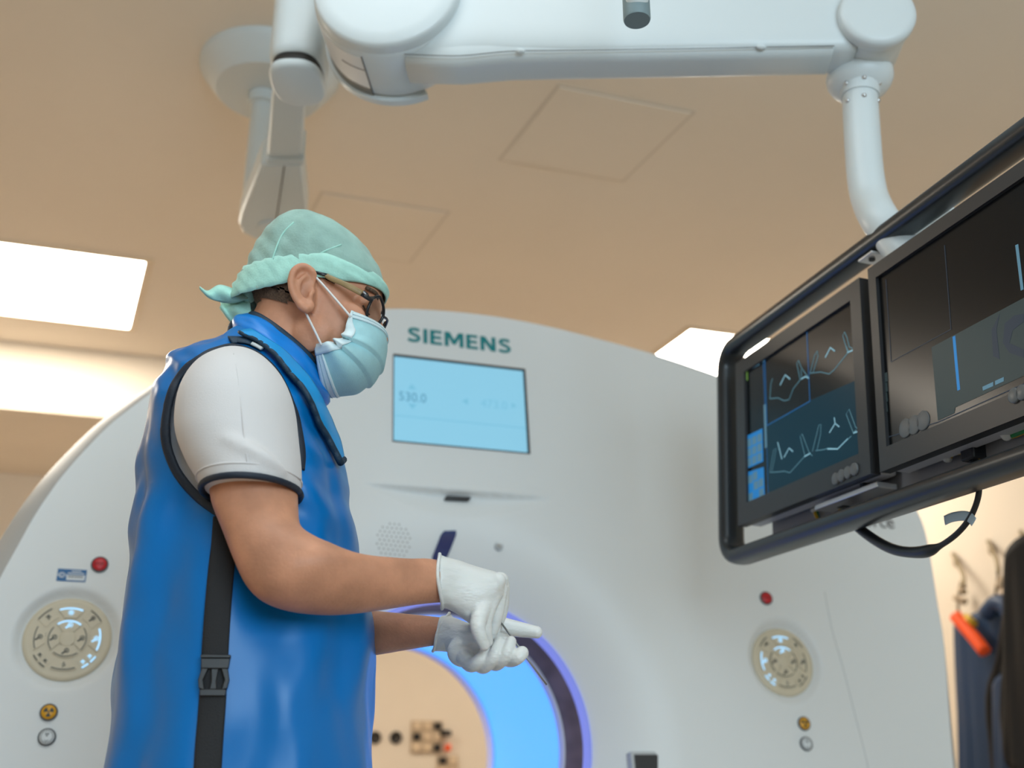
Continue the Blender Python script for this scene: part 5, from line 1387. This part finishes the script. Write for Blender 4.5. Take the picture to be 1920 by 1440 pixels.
# the cuff lip stands off the wrist only along its lower and upper edge
gl_ = MB()
PALM_L = [(826, 1156, 815, 1220, 1.415, 0.0275), (838, 1154, 832, 1220, 1.408, 0.028), (852, 1158, 848, 1230, 1.40, 0.029), (878, 1168, 868, 1248, 1.388, 0.032), (908, 1176, 896, 1256, 1.378, 0.034), (936, 1184, 926, 1252, 1.372, 0.030), (956, 1192, 952, 1244, 1.368, 0.022)]
v_, f_ = loft_vf(limb(PALM_L, 4, 32, 0.95)); gl_.add(v_, f_)
chain(gl_, [(872, 1232, 1.360), (884, 1247, 1.334), (901, 1236, 1.318), (912.5, 1217, 1.324)], [0.0115, 0.0092, 0.0080, 0.0068])        # little finger
chain(gl_, [(896, 1240, 1.358), (908, 1249, 1.330), (926, 1230, 1.314), (936.5, 1203, 1.322)], [0.0115, 0.0092, 0.0080, 0.0070])        # ring finger
chain(gl_, [(920, 1238, 1.358), (933, 1243, 1.330), (949, 1226, 1.314), (958, 1203, 1.322)], [0.0115, 0.0092, 0.0080, 0.0070])        # middle finger
chain(gl_, [(944, 1230, 1.358), (957, 1237, 1.332), (970, 1233, 1.316), (979, 1224, 1.318)], [0.0115, 0.0092, 0.0086, 0.0082])        # index finger
chain(gl_, [(900, 1162, 1.405), (930, 1170, 1.400), (968, 1179, 1.394), (1006, 1185.5, 1.388)], [0.0150, 0.0112, 0.0104, 0.0080])        # thumb
v_, f_ = ell_vf(at(868, 1222, 1.372), 0.020, 0.018, 0.019); gl_.add(v_, f_)                                                        # heel of the hand
for L in ([(842, 1178, 1.384), (868, 1184, 1.362), (900, 1190, 1.348)], [(846, 1204, 1.380), (866, 1208, 1.358), (896, 1204, 1.345)], [(852, 1228, 1.374), (868, 1236, 1.354), (884, 1240, 1.340)], [(838, 1166, 1.388), (862, 1172, 1.372), (890, 1176, 1.36)]):
    P = smooth_path([at(*p) for p in L], 6); k = len(P); v_, f_ = tube_vf(P, [max(0.0006, 0.0022 * math.sin(math.pi * i / (k - 1))) for i in range(k)], 8); gl_.add(v_, f_)
glove_l = gl_.build('glove', M_glove, person); remesh(glove_l, 0.0013, 4)
glove_l['label'] = 'white latex glove on the farther, open hand'
cr = [at(*p) for p in ()]
ring0 = sec((842, 1150), (812, 1221), 1.415, 0.029, 40)
v_, f_ = tube_vf([p + RT * (0.0015 * math.sin(i * 0.47)) for i, p in enumerate(ring0)] + [ring0[0]], 0.0020, 8, caps=False); mk('cuff_bead', v_, f_, M_glove, glove_l)
cuffr = [ring0, sec((846, 1153), (822, 1221), 1.412, 0.0285, 40), sec((850, 1157), (838, 1222), 1.405, 0.0285, 40)]
v_, f_ = loft_vf(cuffr, False); o = mk('cuff', v_, f_, M_glove, glove_l); so = o.modifiers.new('thick', 'SOLIDIFY'); so.thickness = 0.001

# ---- trousers and clogs (below the picture)
hipz = 1.0
for s in (1, -1):
    base = Vector((foot_c.x, foot_c.y, 0)) + SN * (0.10 * s)
    rings = [[base + UP * z + RT * (r * math.cos(q)) + FW * (r * 0.9 * math.sin(q)) for q in np.linspace(0, 2 * math.pi, 24, endpoint=False)] for z, r in ((0.07, 0.062), (0.2, 0.064), (0.45, 0.070), (0.62, 0.078), (0.88, 0.085), (1.0, 0.080))]
    v_, f_ = loft_vf(rings); mk('trouser_leg', v_, f_, M_trouser, person)
    rings = [[base + UP * z + RT * (0.05 + l * math.cos(q)) + FW * (w * math.sin(q)) for q in np.linspace(0, 2 * math.pi, 28, endpoint=False)] for z, l, w in ((0.0, 0.135, 0.045), (0.02, 0.142, 0.050), (0.05, 0.135, 0.048), (0.08, 0.11, 0.044), (0.095, 0.07, 0.036))]
    v_, f_ = loft_vf(rings); mk('clog', v_, f_, M_shoe, person)

# ---- needle in his hands
M_needle = material('needle_steel', (0.42, 0.43, 0.44), rough=0.35, metal=1.0)
n0 = at(931, 1156, 1.352); n1 = at(1025, 1284, 1.352)
needle = thing('biopsy_needle', 'long thin steel needle held between the gloved hands', 'needle', n0)
tube('needle_shaft', [n0, n1], 0.0012, M_needle, needle, seg=8)
dv = (n1 - n0).normalized()
v_, f_ = lathe_vf(n0 - dv * 0.016, dv, [(0, 0.0030), (0.003, 0.0034), (0.012, 0.0030), (0.018, 0.0012)], 14); mk('needle_hub', v_, f_, M_tape, needle)
# ------------------------------------------------------------------ coat hooks and hanging aprons on the right wall
M_hook = material('hook_brass_grey', (0.30, 0.24, 0.15), rough=0.4, metal=0.4)
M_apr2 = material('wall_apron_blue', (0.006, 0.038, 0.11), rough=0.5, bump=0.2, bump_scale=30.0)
M_blk = material('wall_black_cloth', (0.008, 0.008, 0.009), rough=0.75, bump=0.3, bump_scale=60.0)
XW = X1
def RW(u, v, off=0.0): return hit(u, v, Vector((XW - off, 0, 0)), Vector((1, 0, 0)))
NX = Vector((-1, 0, 0))
hooks = []
for i, (L, lab) in enumerate((([(1787, 1038), (1796, 1055), (1806, 1078), (1808, 1100)], 'slim wall hook nearest the scanner edge'), ([(1853, 1014), (1862, 1032), (1870, 1055), (1872, 1075)], 'slim wall hook between the scanner and the black garment'), ([(1914, 996), (1921, 1012), (1928, 1030)], 'wall hook at the right picture edge above the black garment'))):
    p0 = RW(*L[0])
    t = thing('wall_hook', lab, 'wall hook', p0, 'wall hooks on the right wall')
    tube('hook_arm', smooth_path([RW(u, v, 0.012 + 0.03 * k) for k, (u, v) in enumerate(L)], 5), 0.0095, M_hook, t, seg=10)
    v_, f_ = lathe_vf(RW(*L[1]), NX, [(0, 0.02), (0.008, 0.02), (0.012, 0.015)], 20); mk('hook_plate', v_, f_, M_hook, t)
# hanger clips with metal buckles
def clip(px, s, label, dark):
    c = RW(*px, 0.05); t = thing('apron_hanger', label, 'hanger', c, 'apron hangers')
    rnd = random.Random(int(px[0]))
    for k in range(5):
        q = c + Vector((rnd.uniform(-0.02, 0.02), rnd.uniform(-1, 1) * s * 0.5, rnd.uniform(-0.7, 0.7) * s)); v_, f_ = lathe_vf(q, (Vector((-1, rnd.uniform(-1, 1), rnd.uniform(-1, 1)))), [(-0.008, s * 0.26), (0.008, s * 0.26), (0.01, s * 0.2), (0.01, s * 0.1)], 18); mk('metal_ring', v_, f_, (M_blk if dark else M_hook) if k % 2 else M_box, t)
    tube('hanger_wire', smooth_path([c + Vector((0, 0, s)), c + Vector((0, s * 0.7, -s * 0.6)), c + Vector((0, s * 0.9, -s * 2.2))], 5), 0.006, M_hook, t, seg=8)
clip((1806, 1112), 0.055, 'pale metal apron hanger on the hook beside the scanner', False)
clip((1880, 1098), 0.075, 'dark apron hanger on the middle hook', True)
def hanging(name, outline, off, thick, mat, label, cat, seedv):
    """cloth with an outline on the wall plane, real thickness and folds"""
    top = [RW(*p, off) for p in outline[0]]; bot = [RW(*p, off) for p in outline[1]]
    A_ = [Vector(p) for p in catmull([tuple(p) for p in top], 6)]; B_ = [Vector(p) for p in catmull([tuple(p) for p in bot], 6)]
    n = len(A_); rows = 24; rings = []
    t = thing(name, label, cat, (A_[n // 2].x, A_[n // 2].y, A_[n // 2].z))
    for i in range(rows + 1):
        s = i / rows; front = []; back = []
        for k in range(n):
            p = A_[k].lerp(B_[k], s); w = 0.020 * noise.noise((k * 0.35 + seedv, s * 1.5, seedv)) * (0.3 + s) + thick * 0.5 * math.sin(math.pi * k / (n - 1)) ** 0.6
            front.append(p + NX * w); back.append(p - NX * (thick * 0.5 * math.sin(math.pi * k / (n - 1)) ** 0.6))
        rings.append(front + back[::-1])
    v, f = loft_vf(rings); mk('cloth', v, f, mat, t); return t
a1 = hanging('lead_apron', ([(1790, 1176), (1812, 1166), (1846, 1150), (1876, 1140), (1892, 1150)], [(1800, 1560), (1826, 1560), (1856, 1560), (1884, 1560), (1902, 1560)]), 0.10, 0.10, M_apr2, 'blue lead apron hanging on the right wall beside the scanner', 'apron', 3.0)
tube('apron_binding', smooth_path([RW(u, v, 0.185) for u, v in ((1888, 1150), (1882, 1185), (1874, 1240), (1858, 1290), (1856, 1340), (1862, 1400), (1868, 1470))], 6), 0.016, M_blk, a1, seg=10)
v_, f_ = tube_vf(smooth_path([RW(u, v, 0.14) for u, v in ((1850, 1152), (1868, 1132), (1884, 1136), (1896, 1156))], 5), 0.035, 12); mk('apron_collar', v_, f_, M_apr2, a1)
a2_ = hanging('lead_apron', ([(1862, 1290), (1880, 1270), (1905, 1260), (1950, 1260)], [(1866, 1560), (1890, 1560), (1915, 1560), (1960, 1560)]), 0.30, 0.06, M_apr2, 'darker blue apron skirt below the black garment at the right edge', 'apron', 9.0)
b1 = hanging('black_garment', ([(1893, 1115), (1901, 1062), (1914, 1022), (1955, 985)], [(1886, 1300), (1905, 1420), (1925, 1450), (1985, 1460)]), 0.44, 0.10, M_blk, 'black garment hanging at the right picture edge', 'garment', 5.0)
tube('garment_strap', smooth_path([RW(u, v, 0.40) for u, v in ((1884, 1250), (1888, 1300), (1900, 1380), (1918, 1450))], 6), 0.013, M_blk, b1, seg=10)
# orange handle of a hanger
t = thing('orange_handle', 'bright orange bar slanting across the blue apron on the wall', 'handle', RW(1820, 1190, 0.2))
P = [RW(1792, 1155, 0.21), RW(1806, 1172, 0.21), RW(1830, 1200, 0.21), RW(1847, 1222, 0.21)]
tube('bar', smooth_path(P, 5), 0.026, M_orange, t, seg=16)
v_, f_ = tube_vf([RW(1810, 1158, 0.19), RW(1826, 1172, 0.19)], 0.02, 10); mk('bar_end', v_, f_, M_wy, t)
